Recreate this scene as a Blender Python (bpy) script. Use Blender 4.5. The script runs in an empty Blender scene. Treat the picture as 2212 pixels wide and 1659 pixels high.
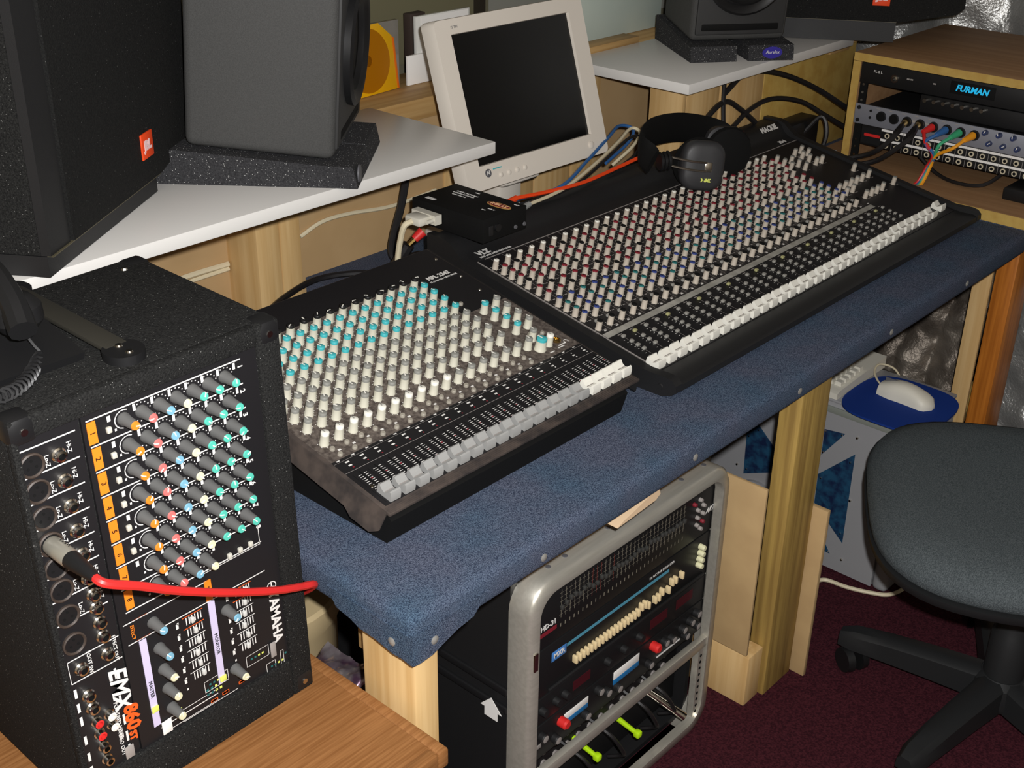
import bpy, bmesh, math, random
from mathutils import Matrix, Vector, noise
random.seed(7)
sc = bpy.context.scene
COL = sc.collection
V = Vector
def lin(r, g, b):
    f = lambda c: (c/255/12.92) if c/255 <= .04045 else ((c/255+.055)/1.055)**2.4
    return (f(r), f(g), f(b), 1)

# ------------------------------------------------------------------ camera
cam_d = bpy.data.cameras.new('camera'); cam = bpy.data.objects.new('camera', cam_d); COL.objects.link(cam)
cam_d.sensor_width = 36; cam_d.lens = 43.512; cam_d.clip_start = .02; cam_d.clip_end = 30
YAW, PIT, ROL = math.radians(48.24562), math.radians(27.09609), math.radians(.90000)
fw = V((math.sin(YAW)*math.cos(PIT), math.cos(YAW)*math.cos(PIT), -math.sin(PIT)))
rt = fw.cross(V((0, 0, 1))).normalized(); up = rt.cross(fw)
rt, up = math.cos(ROL)*rt+math.sin(ROL)*up, -math.sin(ROL)*rt+math.cos(ROL)*up
CAM = V((-.753, -.795, 1.518))
cam.matrix_world = Matrix(((rt.x, up.x, -fw.x, CAM.x), (rt.y, up.y, -fw.y, CAM.y), (rt.z, up.z, -fw.z, CAM.z), (0, 0, 0, 1)))
sc.camera = cam
# ------------------------------------------------------------------ world, flash, added ambient fill, exposure
w = bpy.data.worlds.new('world'); sc.world = w; w.use_nodes = True
w.node_tree.nodes['Background'].inputs[0].default_value = (.55, .5, .42, 1)
w.node_tree.nodes['Background'].inputs[1].default_value = .006
fl = bpy.data.lights.new('camera_flash', 'POINT'); fl.energy = 132; fl.shadow_soft_size = .014; fl.color = (1, .99, .985)
flo = bpy.data.objects.new('camera_flash', fl); COL.objects.link(flo); flo.location = CAM + rt*.045 + up*.05 + fw*.03
am = bpy.data.lights.new('ambient_fill', 'AREA'); am.energy = .5; am.size = .9; am.color = (1, .88, .7)  # unseen area light added for a faint ambient level
amo = bpy.data.objects.new('ambient_fill', am); COL.objects.link(amo); amo.location = (.3, -.7, 2.32)
sc.view_settings.view_transform = 'Standard'; sc.view_settings.look = 'None'
sc.view_settings.exposure = 0; sc.view_settings.gamma = 1; sc.view_settings.use_curve_mapping = False

# ------------------------------------------------------------------ materials
MATS = {}
def mat(name, col, rough=.6, metal=0, var=None, vscale=60, stretch=(1, 1, 1), bump=0, bscale=200, speck=None, sscale=400, sthr=.06, spec=.5, emit=None, estr=1, detail=3):
    if name in MATS: return MATS[name]
    m = bpy.data.materials.new(name); m.use_nodes = True; nt = m.node_tree; N = nt.nodes; L = nt.links
    p = N['Principled BSDF']; p.inputs['Base Color'].default_value = col; p.inputs['Roughness'].default_value = rough
    p.inputs['Metallic'].default_value = metal; p.inputs['Specular IOR Level'].default_value = spec
    if emit: p.inputs['Emission Color'].default_value = emit; p.inputs['Emission Strength'].default_value = estr
    tc = N.new('ShaderNodeTexCoord'); out = None
    if var or speck or bump:
        mp = N.new('ShaderNodeMapping'); mp.inputs['Scale'].default_value = stretch; L.new(tc.outputs['Object'], mp.inputs['Vector'])
    if var:
        n = N.new('ShaderNodeTexNoise'); n.inputs['Scale'].default_value = vscale; n.inputs['Detail'].default_value = detail
        L.new(mp.outputs[0], n.inputs['Vector'])
        r = N.new('ShaderNodeValToRGB'); r.color_ramp.elements[0].position = .36; r.color_ramp.elements[1].position = .64
        r.color_ramp.elements[0].color = col; r.color_ramp.elements[1].color = var
        L.new(n.outputs['Fac'], r.inputs['Fac']); out = r.outputs['Color']
    if speck:
        v = N.new('ShaderNodeTexVoronoi'); v.inputs['Scale'].default_value = sscale; L.new(tc.outputs['Object'], v.inputs['Vector'])
        lt = N.new('ShaderNodeMath'); lt.operation = 'LESS_THAN'; lt.inputs[1].default_value = sthr; L.new(v.outputs['Distance'], lt.inputs[0])
        mx = N.new('ShaderNodeMix'); mx.data_type = 'RGBA'; mx.inputs[6].default_value = col; mx.inputs[7].default_value = speck
        if out: L.new(out, mx.inputs[6])
        L.new(lt.outputs[0], mx.inputs[0]); out = mx.outputs[2]
    if out: L.new(out, p.inputs['Base Color'])
    if bump:
        n2 = N.new('ShaderNodeTexNoise'); n2.inputs['Scale'].default_value = bscale; n2.inputs['Detail'].default_value = 4
        L.new(mp.outputs[0], n2.inputs['Vector'])
        b = N.new('ShaderNodeBump'); b.inputs['Strength'].default_value = bump; b.inputs['Distance'].default_value = .002
        L.new(n2.outputs['Fac'], b.inputs['Height']); L.new(b.outputs[0], p.inputs['Normal'])
    MATS[name] = m; return m
def wood(name, c1, c2, axis='z', fine=140, rough=.55, bump=.15):
    s = {'x': (.04, 1, 1), 'y': (1, .04, 1), 'z': (1, 1, .04)}[axis]
    return mat(name, c1, rough, var=c2, vscale=fine, stretch=s, bump=bump, bscale=fine*2, spec=.3)
def wool(name, c1, c2, sc1=700, bump=.9):
    return mat(name, c1, .95, var=c2, vscale=sc1, bump=bump, bscale=sc1*1.3, spec=.1, detail=2)

M_CARPET = wool('blue_carpet', lin(48, 55, 74), lin(104, 111, 130))
def layered_carpet():
    nt = M_CARPET.node_tree; N, L = nt.nodes, nt.links; p = N['Principled BSDF']
    src = p.inputs['Base Color'].links[0].from_socket
    n = N.new('ShaderNodeTexNoise'); n.inputs['Scale'].default_value = 9; n.inputs['Detail'].default_value = 4
    tc = N.new('ShaderNodeTexCoord'); L.new(tc.outputs['Object'], n.inputs['Vector'])
    r = N.new('ShaderNodeValToRGB'); r.color_ramp.elements[0].position = .4; r.color_ramp.elements[1].position = .7
    r.color_ramp.elements[0].color = (1, 1, 1, 1); r.color_ramp.elements[1].color = (.72, 1.0, 1.05, 1)
    L.new(n.outputs['Fac'], r.inputs['Fac'])
    mx = N.new('ShaderNodeMix'); mx.data_type = 'RGBA'; mx.blend_type = 'MULTIPLY'; mx.inputs[0].default_value = 1
    L.new(src, mx.inputs[6]); L.new(r.outputs['Color'], mx.inputs[7]); L.new(mx.outputs[2], p.inputs['Base Color'])
layered_carpet()
M_FLOOR = wool('maroon_carpet', lin(50, 20, 28), lin(76, 34, 42), 260, .7)
M_FELT = mat('black_carpet', lin(22, 22, 22), .95, var=lin(40, 40, 39), vscale=500, bump=.8, bscale=600, speck=lin(150, 150, 146), sscale=260, sthr=.09, spec=.15)
M_GRILLE = mat('black_grille', lin(24, 24, 24), .9, var=lin(33, 33, 32), vscale=420, bump=.5, bscale=500, speck=lin(100, 100, 98), sscale=150, sthr=.07, spec=.15)
M_SPK = mat('grey_speaker_paint', lin(68, 68, 67), .75, var=lin(76, 76, 75), vscale=600, bump=.3, bscale=900, spec=.25)
M_FOAM = mat('charcoal_foam', lin(44, 44, 46), .95, var=lin(62, 62, 64), vscale=420, bump=1, bscale=500, speck=lin(225, 225, 222), sscale=300, sthr=.13, spec=.2)  # white specks paint glints of light into the foam colour
M_WHITE = mat('white_melamine', lin(224, 222, 218), .35, spec=.4)
M_PINE = wood('pine_upright', lin(218, 184, 130), lin(202, 164, 108), 'z', 70)
M_PINEX = wood('pine_lengthwise', lin(198, 162, 108), lin(178, 140, 88), 'x', 70)
M_PLY = mat('yellow_plywood', lin(196, 164, 88), .6, var=lin(182, 146, 72), vscale=30, bump=.2, bscale=90)
M_TREAT = wood('treated_timber', lin(176, 146, 80), lin(140, 112, 60), 'z', 80)
M_ORANGE = wood('varnished_timber', lin(196, 120, 44), lin(160, 92, 30), 'z', 90, .4)
M_HARD = mat('brown_hardboard', lin(192, 160, 116), .7, var=lin(182, 150, 106), vscale=8)
M_MDF = mat('raw_mdf', lin(190, 160, 114), .75, var=lin(180, 150, 106), vscale=14)
M_MDFD = wood('oak_laminate', lin(158, 122, 86), lin(146, 110, 76), 'y', 60, .75, .05)
M_TABLE = wood('oak_veneer', lin(150, 104, 62), lin(128, 84, 46), 'x', 330, .5, .05)
M_BLK = mat('black_plastic', lin(24, 24, 25), .45, spec=.4)
M_BLKM = mat('black_metal', lin(30, 30, 31), .5, spec=.4, bump=.1, bscale=900)
M_MATTE = mat('black_matt', lin(14, 14, 14), .8, spec=.2)
M_PANEL = mat('mixer_panel_black', lin(27, 26, 28), .5, spec=.35)
M_DUST = mat('dusty_metal', lin(46, 40, 38), .75, var=lin(74, 64, 58), vscale=40)
M_DUSTP = mat('dusty_panel', lin(70, 62, 58), .85, var=lin(108, 99, 92), vscale=170, spec=.2)
M_CREAM = mat('cream_knob', lin(206, 203, 186), .45, spec=.4)
M_BEIGEK = mat('warm_grey_knob', lin(190, 180, 166), .5, spec=.3)
M_TEAL = mat('teal_cap', lin(70, 180, 186), .45)
M_GREYC = mat('grey_cap', lin(140, 140, 134), .5)
M_WHC = mat('white_cap', lin(240, 238, 228), .4)
M_RED = mat('red_cap', lin(128, 32, 44), .5)
M_BLUE = mat('blue_cap', lin(50, 66, 130), .5)
M_GREENC = mat('sea_green_cap', lin(38, 110, 110), .5)
M_KG = mat('mid_grey_knob', lin(92, 92, 91), .5, spec=.3)
M_TIPO = mat('orange_tip', lin(238, 132, 40), .5)
M_TIPP = mat('pink_tip', lin(238, 112, 108), .5)
M_TIPB = mat('pale_blue_tip', lin(120, 172, 196), .5)
M_TIPG = mat('mint_tip', lin(84, 190, 170), .5)
M_TIPW = mat('ivory_tip', lin(216, 214, 180), .5)
M_FADEG = mat('grey_fader', lin(160, 160, 158), .5)
M_PRINT = mat('white_print', lin(226, 224, 220), .6)
M_PRINTG = mat('grey_print', lin(150, 144, 140), .7)
M_OR = mat('orange_print', lin(242, 132, 30), .55)
M_ORD = mat('burnt_orange_print', lin(226, 92, 30), .55)
M_LILAC = mat('lilac_strip', lin(205, 196, 226), .5)
M_CHROME = mat('chrome', lin(215, 210, 200), .18, 1)
M_BRASS = mat('brass', lin(214, 180, 110), .25, 1)
M_ALU = mat('aluminium', lin(206, 202, 190), .34, .6, var=lin(196, 192, 180), vscale=160, stretch=(.1, 1, 1))
M_FOIL = mat('foil', lin(205, 205, 202), .3, .7, bump=1, bscale=160)
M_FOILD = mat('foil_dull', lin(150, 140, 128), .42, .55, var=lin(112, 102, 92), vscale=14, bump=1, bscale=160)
M_BEIGE = mat('beige_plastic', lin(222, 214, 202), .45, spec=.4)
M_SCREEN = mat('dark_screen', lin(13, 13, 13), .22, spec=.35)
M_GREY = mat('grey_case', lin(150, 150, 152), .4, spec=.4)
M_GREYD = mat('grey_case_dark', lin(90, 90, 94), .5)
M_SILVER = mat('silver_panel', lin(150, 152, 162), .45, .4)
M_KEY = mat('ivory_plastic', lin(216, 212, 198), .5)
M_NAVY = mat('navy_mouse_mat', lin(20, 52, 128), .8, spec=.2)
M_CHAIR = mat('chair_weave', lin(64, 71, 74), .95, var=lin(94, 101, 104), vscale=420, stretch=(1, 1.6, 1), bump=.9, bscale=620, spec=.15)
M_CHARP = mat('chair_black_plastic', lin(34, 35, 36), .5, spec=.3)
M_REDC = mat('red_cable', lin(214, 44, 42), .45)
M_CABK = mat('black_cable', lin(26, 24, 25), .5)
M_CABW = mat('ivory_cable', lin(224, 212, 180), .5)
M_CABO = mat('orange_cable', lin(238, 72, 24), .45)
M_CABG = mat('grey_cable', lin(150, 152, 150), .5)
M_CABB = mat('blue_cable', lin(50, 100, 160), .5)
M_CABGN = mat('green_cable', lin(60, 170, 120), .5)
M_CABY = mat('yellow_cable', lin(240, 160, 30), .5)
M_GLOW = mat('cyan_display', lin(20, 90, 120), .5, emit=lin(30, 170, 215), estr=.9)
M_GLASS = mat('dim_window_glass', lin(112, 108, 84), .6, spec=.2)
M_WALLO = mat('olive_wall', lin(104, 100, 80), .85, var=lin(94, 90, 72), vscale=5)
M_WALL = mat('drab_wall', lin(118, 110, 98), .9)
M_PALE = mat('pale_green_board', lin(200, 212, 202), .6, var=lin(190, 204, 196), vscale=5)
M_NEON = mat('neon_green', lin(190, 240, 20), .5)
M_BADGE = mat('badge_orange', lin(240, 74, 24), .5)
M_BADGEP = mat('badge_pale', lin(250, 214, 214), .5)
M_VIOLET = mat('violet_logo', lin(52, 44, 150), .5)
M_AMBER = mat('amber_case', lin(236, 176, 10), .3, spec=.5)
M_AMBERD = mat('amber_disc', lin(196, 124, 8), .25, .3, spec=.5)
M_PCBB = mat('circuit_blue', lin(16, 32, 66), .5, var=lin(30, 74, 104), vscale=55)
M_PLEX = mat('tinted_acrylic', lin(18, 40, 70), .12, spec=.6)
M_PAPER = mat('paper_white', lin(242, 240, 236), .7)
M_LEATHER = mat('handle_vinyl', lin(42, 40, 34), .6)
M_LIME = mat('lime_sticker', lin(222, 232, 110), .6)

# ------------------------------------------------------------------ mesh helpers
def nbm(): return bmesh.new()
def setmi(faces, mi):
    for f in faces: f.material_index = mi
def box(bm, x0, x1, y0, y1, z0, z1, bev=0, mi=0, M=None, seg=2):
    r = bmesh.ops.create_cube(bm, size=1)
    vs = r['verts']
    bmesh.ops.scale(bm, vec=(abs(x1-x0), abs(y1-y0), abs(z1-z0)), verts=vs)
    bmesh.ops.translate(bm, vec=((x0+x1)/2, (y0+y1)/2, (z0+z1)/2), verts=vs)
    fs = set(f for v in vs for f in v.link_faces)
    if bev:
        es = list(set(e for v in vs for e in v.link_edges))
        rr = bmesh.ops.bevel(bm, geom=es, offset=bev, segments=seg, affect='EDGES', profile=.5)
        fs = set(rr['faces']) | set(f for f in fs if f.is_valid)
        vs = list(set(v for f in fs for v in f.verts))
    setmi(fs, mi)
    if M: bmesh.ops.transform(bm, matrix=M, verts=vs)
    return vs
def cyl(bm, p0, p1, r0, r1=None, seg=12, mi=0, mi_top=None):
    if r1 is None: r1 = r0
    p0, p1 = V(p0), V(p1); d = p1-p0; q = d.to_track_quat('Z', 'Y').to_matrix()
    a = [bm.verts.new(p0+q @ V((r0*math.cos(t), r0*math.sin(t), 0))) for t in [2*math.pi*i/seg for i in range(seg)]]
    b = [bm.verts.new(p1+q @ V((r1*math.cos(t), r1*math.sin(t), 0))) for t in [2*math.pi*i/seg for i in range(seg)]]
    for i in range(seg):
        f = bm.faces.new((a[i], a[(i+1) % seg], b[(i+1) % seg], b[i])); f.material_index = mi
    f = bm.faces.new(a[::-1]); f.material_index = mi
    f = bm.faces.new(b); f.material_index = mi if mi_top is None else mi_top
    return a+b
def lathe(bm, prof, M=None, seg=16, mi=0, mis=None):
    rings = []
    for r, z in prof:
        rings.append([bm.verts.new((r*math.cos(2*math.pi*i/seg), r*math.sin(2*math.pi*i/seg), z)) for i in range(seg)] if r > 1e-6 else [bm.verts.new((0, 0, z))])
    for k in range(len(rings)-1):
        A, B = rings[k], rings[k+1]; m = mis[k] if mis else mi
        for i in range(seg):
            j = (i+1) % seg
            if len(A) == 1 and len(B) == 1: continue
            if len(A) == 1: f = bm.faces.new((A[0], B[j], B[i]))
            elif len(B) == 1: f = bm.faces.new((A[i], A[j], B[0]))
            else: f = bm.faces.new((A[i], A[j], B[j], B[i]))
            f.material_index = m
    if len(rings[0]) > 1: f = bm.faces.new(rings[0][::-1]); f.material_index = mis[0] if mis else mi
    if len(rings[-1]) > 1: f = bm.faces.new(rings[-1]); f.material_index = mis[-1] if mis else mi
    vs = [v for r in rings for v in r]
    if M: bmesh.ops.transform(bm, matrix=M, verts=vs)
    return vs
def smooth(pts, n=6):
    P = [V(p) for p in pts]; P = [P[0]*2-P[1]]+P+[P[-1]*2-P[-2]]; out = []
    for i in range(1, len(P)-2):
        for k in range(n):
            t = k/n; a, b, c, d = P[i-1:i+3]
            out.append(.5*((2*b)+(c-a)*t+(2*a-5*b+4*c-d)*t*t+(-a+3*b-3*c+d)*t**3))
    out.append(P[-2]); return out
def tube(bm, pts, r, seg=7, n=6, mi=0, sm=True):
    P = smooth(pts, n) if sm else [V(p) for p in pts]
    rings = []; ref = None
    for i, p in enumerate(P):
        d = (P[min(i+1, len(P)-1)]-P[max(i-1, 0)]).normalized()
        if ref is None: ref = d.orthogonal().normalized()
        ref = (ref-d*ref.dot(d)).normalized(); bi = d.cross(ref)
        rings.append([bm.verts.new(p+ref*r*math.cos(2*math.pi*k/seg)+bi*r*math.sin(2*math.pi*k/seg)) for k in range(seg)])
    for A, B in zip(rings, rings[1:]):
        for k in range(seg):
            f = bm.faces.new((A[k], A[(k+1) % seg], B[(k+1) % seg], B[k])); f.material_index = mi
    for R_, fl_ in ((rings[0], 1), (rings[-1], 0)):
        f = bm.faces.new(R_[::-1] if fl_ else R_); f.material_index = mi
def prism(bm, poly, fn, d0, d1, mi=0):
    """poly: 2D points; fn(a, b, d) -> 3D point; extruded from depth d0 to d1."""
    A = [bm.verts.new(fn(a, b, d0)) for a, b in poly]; B = [bm.verts.new(fn(a, b, d1)) for a, b in poly]
    n = len(poly); fs = []
    for i in range(n): fs.append(bm.faces.new((A[i], A[(i+1) % n], B[(i+1) % n], B[i])))
    fs.append(bm.faces.new(A[::-1])); fs.append(bm.faces.new(B)); setmi(fs, mi)
    return A+B
def quad(bm, pts, mi=0):
    f = bm.faces.new([bm.verts.new(p) for p in pts]); f.material_index = mi; return f
def rrect(x0, x1, y0, y1, r, n=5):
    out = []
    for cx, cy, a in ((x1-r, y0+r, -90), (x1-r, y1-r, 0), (x0+r, y1-r, 90), (x0+r, y0+r, 180)):
        for k in range(n+1):
            t = math.radians(a+90*k/n); out.append((cx+r*math.cos(t), cy+r*math.sin(t)))
    return out
def finish(bm, name, mats, M=None, ang=35):
    bmesh.ops.recalc_face_normals(bm, faces=bm.faces)
    me = bpy.data.meshes.new(name); bm.to_mesh(me); bm.free()
    for m in (mats if isinstance(mats, (list, tuple)) else [mats]): me.materials.append(m)
    if M: me.transform(M)
    if ang:
        me.polygons.foreach_set('use_smooth', [True]*len(me.polygons)); me.set_sharp_from_angle(angle=math.radians(ang))
    return me
def tag(o, label=None, cat=None, group=None, kind=None):
    if label: o['label'] = label
    if cat: o['category'] = cat
    if group: o['group'] = group
    if kind: o['kind'] = kind
    return o
def thing(name, loc, label=None, cat=None, group=None, kind=None):
    o = bpy.data.objects.new(name, None); COL.objects.link(o); o.location = loc; o.empty_display_size = .05
    return tag(o, label, cat, group, kind)
def base_of(o):
    while o.parent: o = o.parent
    return V(o.location)
def part(name, bm, mats, parent, M=None, ang=35, label=None, kind=None):
    me = finish(bm, name, mats, M, ang); me.transform(Matrix.Translation(-base_of(parent)))
    o = bpy.data.objects.new(name, me); COL.objects.link(o); o.parent = parent
    return tag(o, label, kind=kind)
def inst(name, me, parent, M):
    o = bpy.data.objects.new(name, me); COL.objects.link(o); o.parent = parent
    o.matrix_local = Matrix.Translation(-base_of(parent)) @ M; return o
def solo(name, bm, mats, loc, label, cat, M=None, ang=35, group=None, kind=None):
    me = finish(bm, name, mats, M, ang); me.transform(Matrix.Translation(-V(loc)))
    o = bpy.data.objects.new(name, me); COL.objects.link(o); o.location = loc
    return tag(o, label, cat, group, kind)
def text_mesh(s, size, mt, align='CENTER', ext=.0002, bold=0, shear=0):
    cu = bpy.data.curves.new('lettering', 'FONT'); cu.body = s; cu.size = size; cu.align_x = align; cu.align_y = 'CENTER'
    cu.extrude = ext; cu.offset = bold; cu.shear = shear; cu.resolution_u = 2
    o = bpy.data.objects.new('lettering_tmp', cu); COL.objects.link(o)
    bpy.context.view_layer.update()
    me = bpy.data.meshes.new_from_object(o.evaluated_get(bpy.context.evaluated_depsgraph_get()))
    bpy.data.objects.remove(o); bpy.data.curves.remove(cu)
    me.materials.clear(); me.materials.append(mt); return me
def frame(o, x, y):
    x = V(x).normalized(); y = V(y); y = (y-x*y.dot(x)).normalized(); z = x.cross(y); o = V(o)
    return Matrix(((x.x, y.x, z.x, o.x), (x.y, y.y, z.y, o.y), (x.z, y.z, z.z, o.z), (0, 0, 0, 1)))
def letter(s, size, mt, parent, F, bold=0, shear=0, align='CENTER', name='lettering'):
    me = text_mesh(s, size, mt, align, bold=bold, shear=shear); me.name = name
    return inst(name, me, parent, F)
def cable(name, pts, r, mt, label, cat='cable', seg=7, n=6):
    bm = nbm(); tube(bm, pts, r, seg, n); return solo(name, bm, mt, pts[0], label, cat)
ZD = .6762

# ================================================================== the room
def plane_struct(name, x0, x1, y0, y1, z0, z1, m):
    bm = nbm(); box(bm, x0, x1, y0, y1, z0, z1); o = solo(name, bm, m, ((x0+x1)/2, (y0+y1)/2, z0), None, None); o['kind'] = 'structure'; return o
plane_struct('floor', -1.9, 2.5, -2.3, 1.2, -.06, 0, M_FLOOR)
plane_struct('ceiling', -1.9, 2.5, -2.3, 1.2, 2.4, 2.46, M_WALL)
plane_struct('wall_left', -1.98, -1.9, -2.3, 1.2, 0, 2.4, M_WALL)
plane_struct('wall_front', -1.9, 2.5, -2.38, -2.3, 0, 2.4, M_WALL)
plane_struct('wall_right', 2.5, 2.58, -2.3, 1.2, 0, 2.4, M_WALL)
plane_struct('wall_back', -1.9, 2.5, 1.07, 1.2, 0, 2.4, M_WALLO)
# window in the back wall: frame bars and two dim panes
wn = thing('window_1', (1.2, 1.06, .95), kind='structure')
bm = nbm(); box(bm, .2, 1.183, 1.058, 1.069, .95, 1.7); part('pane', bm, M_GLASS, wn)
bm = nbm(); box(bm, 1.215, 1.9, 1.058, 1.069, .95, 1.7); part('pane', bm, mat('grey_window_glass', lin(140, 140, 132), .6, spec=.2), wn)
bm = nbm(); box(bm, 1.183, 1.2, 1.04, 1.069, .945, 1.72); part('window_frame', bm, mat('dark_window_frame', lin(40, 34, 26), .6), wn)
bm = nbm(); box(bm, 1.2, 1.215, 1.045, 1.069, .945, 1.72); part('window_frame', bm, M_WALLO, wn)
bm = nbm(); box(bm, .1, 2.0, 1.04, 1.069, 1.7, 1.76); part('window_frame', bm, M_WALLO, wn)

# low partition wall behind the desk, with its boards
pw = thing('wall_partition', (.8, .95, 0), kind='structure')
bm = nbm(); box(bm, -1.0, 2.3, .945, 1.03, 0, .90); part('core', bm, M_HARD, pw)
for x0, x1, y0, m in ((-.6, .432, .938, M_HARD), (.527, .885, .856, M_HARD), (1.37, 1.75, .856, M_HARD)):
    bm = nbm(); box(bm, x0, x1, y0, y0+.007, .4, .925); part('hardboard_panel', bm, m, pw)
for x0, x1 in ((.888, .958), (.962, 1.055), (1.059, 1.15), (1.154, 1.27), (1.274, 1.366)):
    bm = nbm(); box(bm, x0, x1, .853, .872, .4, .925, .001); part('plank', bm, M_PINE, pw)
bm = nbm(); box(bm, .432, .481, .85, .94, .4, .925, .002); part('stud', bm, M_PINE, pw)
bm = nbm(); box(bm, .482, .526, .85, .94, .4, .925, .002); part('stud', bm, M_PINE, pw)
bm = nbm(); box(bm, -.9, 1.46, .85, 1.02, .905, .944, .002); part('ledge', bm, M_PINEX, pw)
bm = nbm(); box(bm, 1.462, 2.2, .87, 1.02, .905, .944, .002); part('ledge', bm, M_PINEX, pw)

# ================================================================== desk
dk = thing('desk', (.8, .42, 0), 'home-built desk covered in blue carpet on bare timber legs', 'desk')
def carpet_slab(x0, x1, y0, y1, z0, z1):
    bm = nbm(); box(bm, x0, x1, y0, y1, z0, z1, .012, seg=3)
    return bm
part('desk_top', carpet_slab(-.02, 1.69, 0, .70, .629, ZD), M_CARPET, dk)
bm = nbm(); box(bm, .53, 1.69, .690, .848, .630, ZD-.0004); part('desk_top_back_strip', bm, M_CARPET, dk)
part('return_top', carpet_slab(1.69, 2.4, -1.3, .848, .629, ZD), M_CARPET, dk)
bm = nbm(); box(bm, -.006, .031, .012, .101, 0, .629, .002); part('leg', bm, M_PINE, dk)
bm = nbm(); box(bm, .855, .948, .02, .06, 0, .629, .003); part('leg', bm, M_TREAT, dk)
bm = nbm(); box(bm, -.004, .03, .60, .69, 0, .629, .002); part('leg', bm, M_PINE, dk)
bm = nbm(); box(bm, 1.70, 1.788, .014, .056, 0, .629, .003); part('leg', bm, M_ORANGE, dk)
bm = nbm(); box(bm, 1.703, 1.712, .062, .100, .02, .629, .001); part('leg', bm, M_PINE, dk)
bm = nbm(); box(bm, 1.70, 1.742, -1.2, -1.11, 0, .629, .003); part('leg', bm, M_PINE, dk)
bm = nbm(); box(bm, .806, .853, .03, .6, 0, .108, .003); part('floor_rail', bm, M_PINE, dk)
bm = nbm(); box(bm, .02, 1.69, .10, .14, .54, .628, .002); part('apron', bm, M_PINEX, dk)
bm = nbm(); prism(bm, [(-.0005, .655), (.14, .655), (.125, .632), (.10, .628), (.085, .6225), (.06, .622), (.03, .617), (.012, .618), (-.0005, .616)], lambda a, b, d: V((d, a, b)), -.0226, -.0195); part('carpet_flap', bm, M_CARPET, dk)
bm = nbm(); prism(bm, [(-.022, .655), (.10, .655), (.075, .631), (.05, .628), (.03, .622), (.01, .615), (-.01, .614), (-.022, .616)], lambda a, b, d: V((a, d, b)), -.0026, .0005); part('carpet_flap', bm, M_CARPET, dk)
# brass-grey upholstery tacks along the carpet edge
bm = nbm(); lathe(bm, [(.0055, 0), (.0055, .0008), (.003, .002), (0, .0024)], seg=10); tack = finish(bm, 'tack', mat('tack_grey', lin(168, 166, 160), .5, .5))
for x, y, z, n in ((.20, -.0005, .648, (0, -1, 0)), (.52, -.0005, .652, (0, -1, 0)), (.012, -.0026, .634, (0, -1, 0)), (-.0226, .03, .634, (-1, 0, 0)), (.80, -.0005, .65, (0, -1, 0)), (1.1, -.0005, .65, (0, -1, 0)), (1.4, -.0005, .65, (0, -1, 0))):
    inst('tack', tack, dk, Matrix.Translation((x, y, z)) @ V(n).to_track_quat('Z', 'Y').to_matrix().to_4x4())
# loose boards by the middle leg
bm = nbm(); box(bm, .797, .803, .032, .34, .118, .458, .0008)
solo('fibreboard', bm, M_MDF, (.80, .2, .118), 'tan fibreboard panel fixed on the inside of the middle desk leg above the floor rail', 'board')
bm = nbm(); box(bm, .952, .962, -.006, .038, 0, .36, .001, M=Matrix.Translation((.0, 0, 0)))
solo('fibreboard_strip', bm, M_MDF, (.957, .016, 0), 'narrow strip of fibreboard standing against the right of the middle desk leg', 'board')
bm = nbm(); prism(bm, [(.365, .604), (.378, .6095), (.40, .614), (.43, .6215), (.45, .628), (.456, .628), (.460, .615), (.45, .609)], lambda a, b, d: V((a, d, b)), .012, .03)
solo('wood_splinter', bm, mat('splinter_pale', lin(226, 196, 160), .8), (.41, .02, .592), 'broken splinter of pale wood sticking out under the carpeted desk edge', 'splinter')

# ================================================================== shelves
def shelf(name, x0, x1, label, m=M_WHITE):
    bm = nbm(); box(bm, x0, x1, .546, .852, .93, .95, .0012)
    return solo(name, bm, m, ((x0+x1)/2, .7, .93), label, 'shelf', group='white shelves over the desk')
shelf('wall_shelf', -.42, .70, 'white melamine shelf carrying the left pair of loudspeakers, left of the monitor')
shelf('wall_shelf', 1.248, 1.90, 'white melamine shelf carrying the right pair of loudspeakers, right of the monitor')
ss = thing('shelf_support', (1.6, .62, ZD), 'bare timber box of upright boards holding up the right white shelf', 'support')
for x0, x1, m in ((1.336, 1.455, M_PINE), (1.462, 1.628, M_PINE), (1.631, 2.04, M_PLY)):
    bm = nbm(); box(bm, x0, x1, .608, .626, ZD+.001, .9295, .001); part('plank', bm, m, ss)
bm = nbm(); box(bm, 1.322, 1.335, .608, .69, ZD+.001, .9295, .001); part('side_board', bm, M_PINE, ss)
bm = nbm(); box(bm, 1.34, 2.04, .64, .68, .885, .9295, .001); part('cleat', bm, M_PINEX, ss)
sl = thing('shelf_bracket', (-.1, .8, .9), 'pine cleat under the back edge of the left white shelf', 'support')
bm = nbm(); box(bm, -.3, .68, .82, .85, .89, .9295, .001); part('cleat', bm, M_PINEX, sl)
bm = nbm(); box(bm, 1.90, 1.99, .60, .845, .9, .9295, .001); box(bm, 1.905, 1.985, .56, .605, .93, .951, .001)
part('end_block', bm, M_PINEX, ss)

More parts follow.
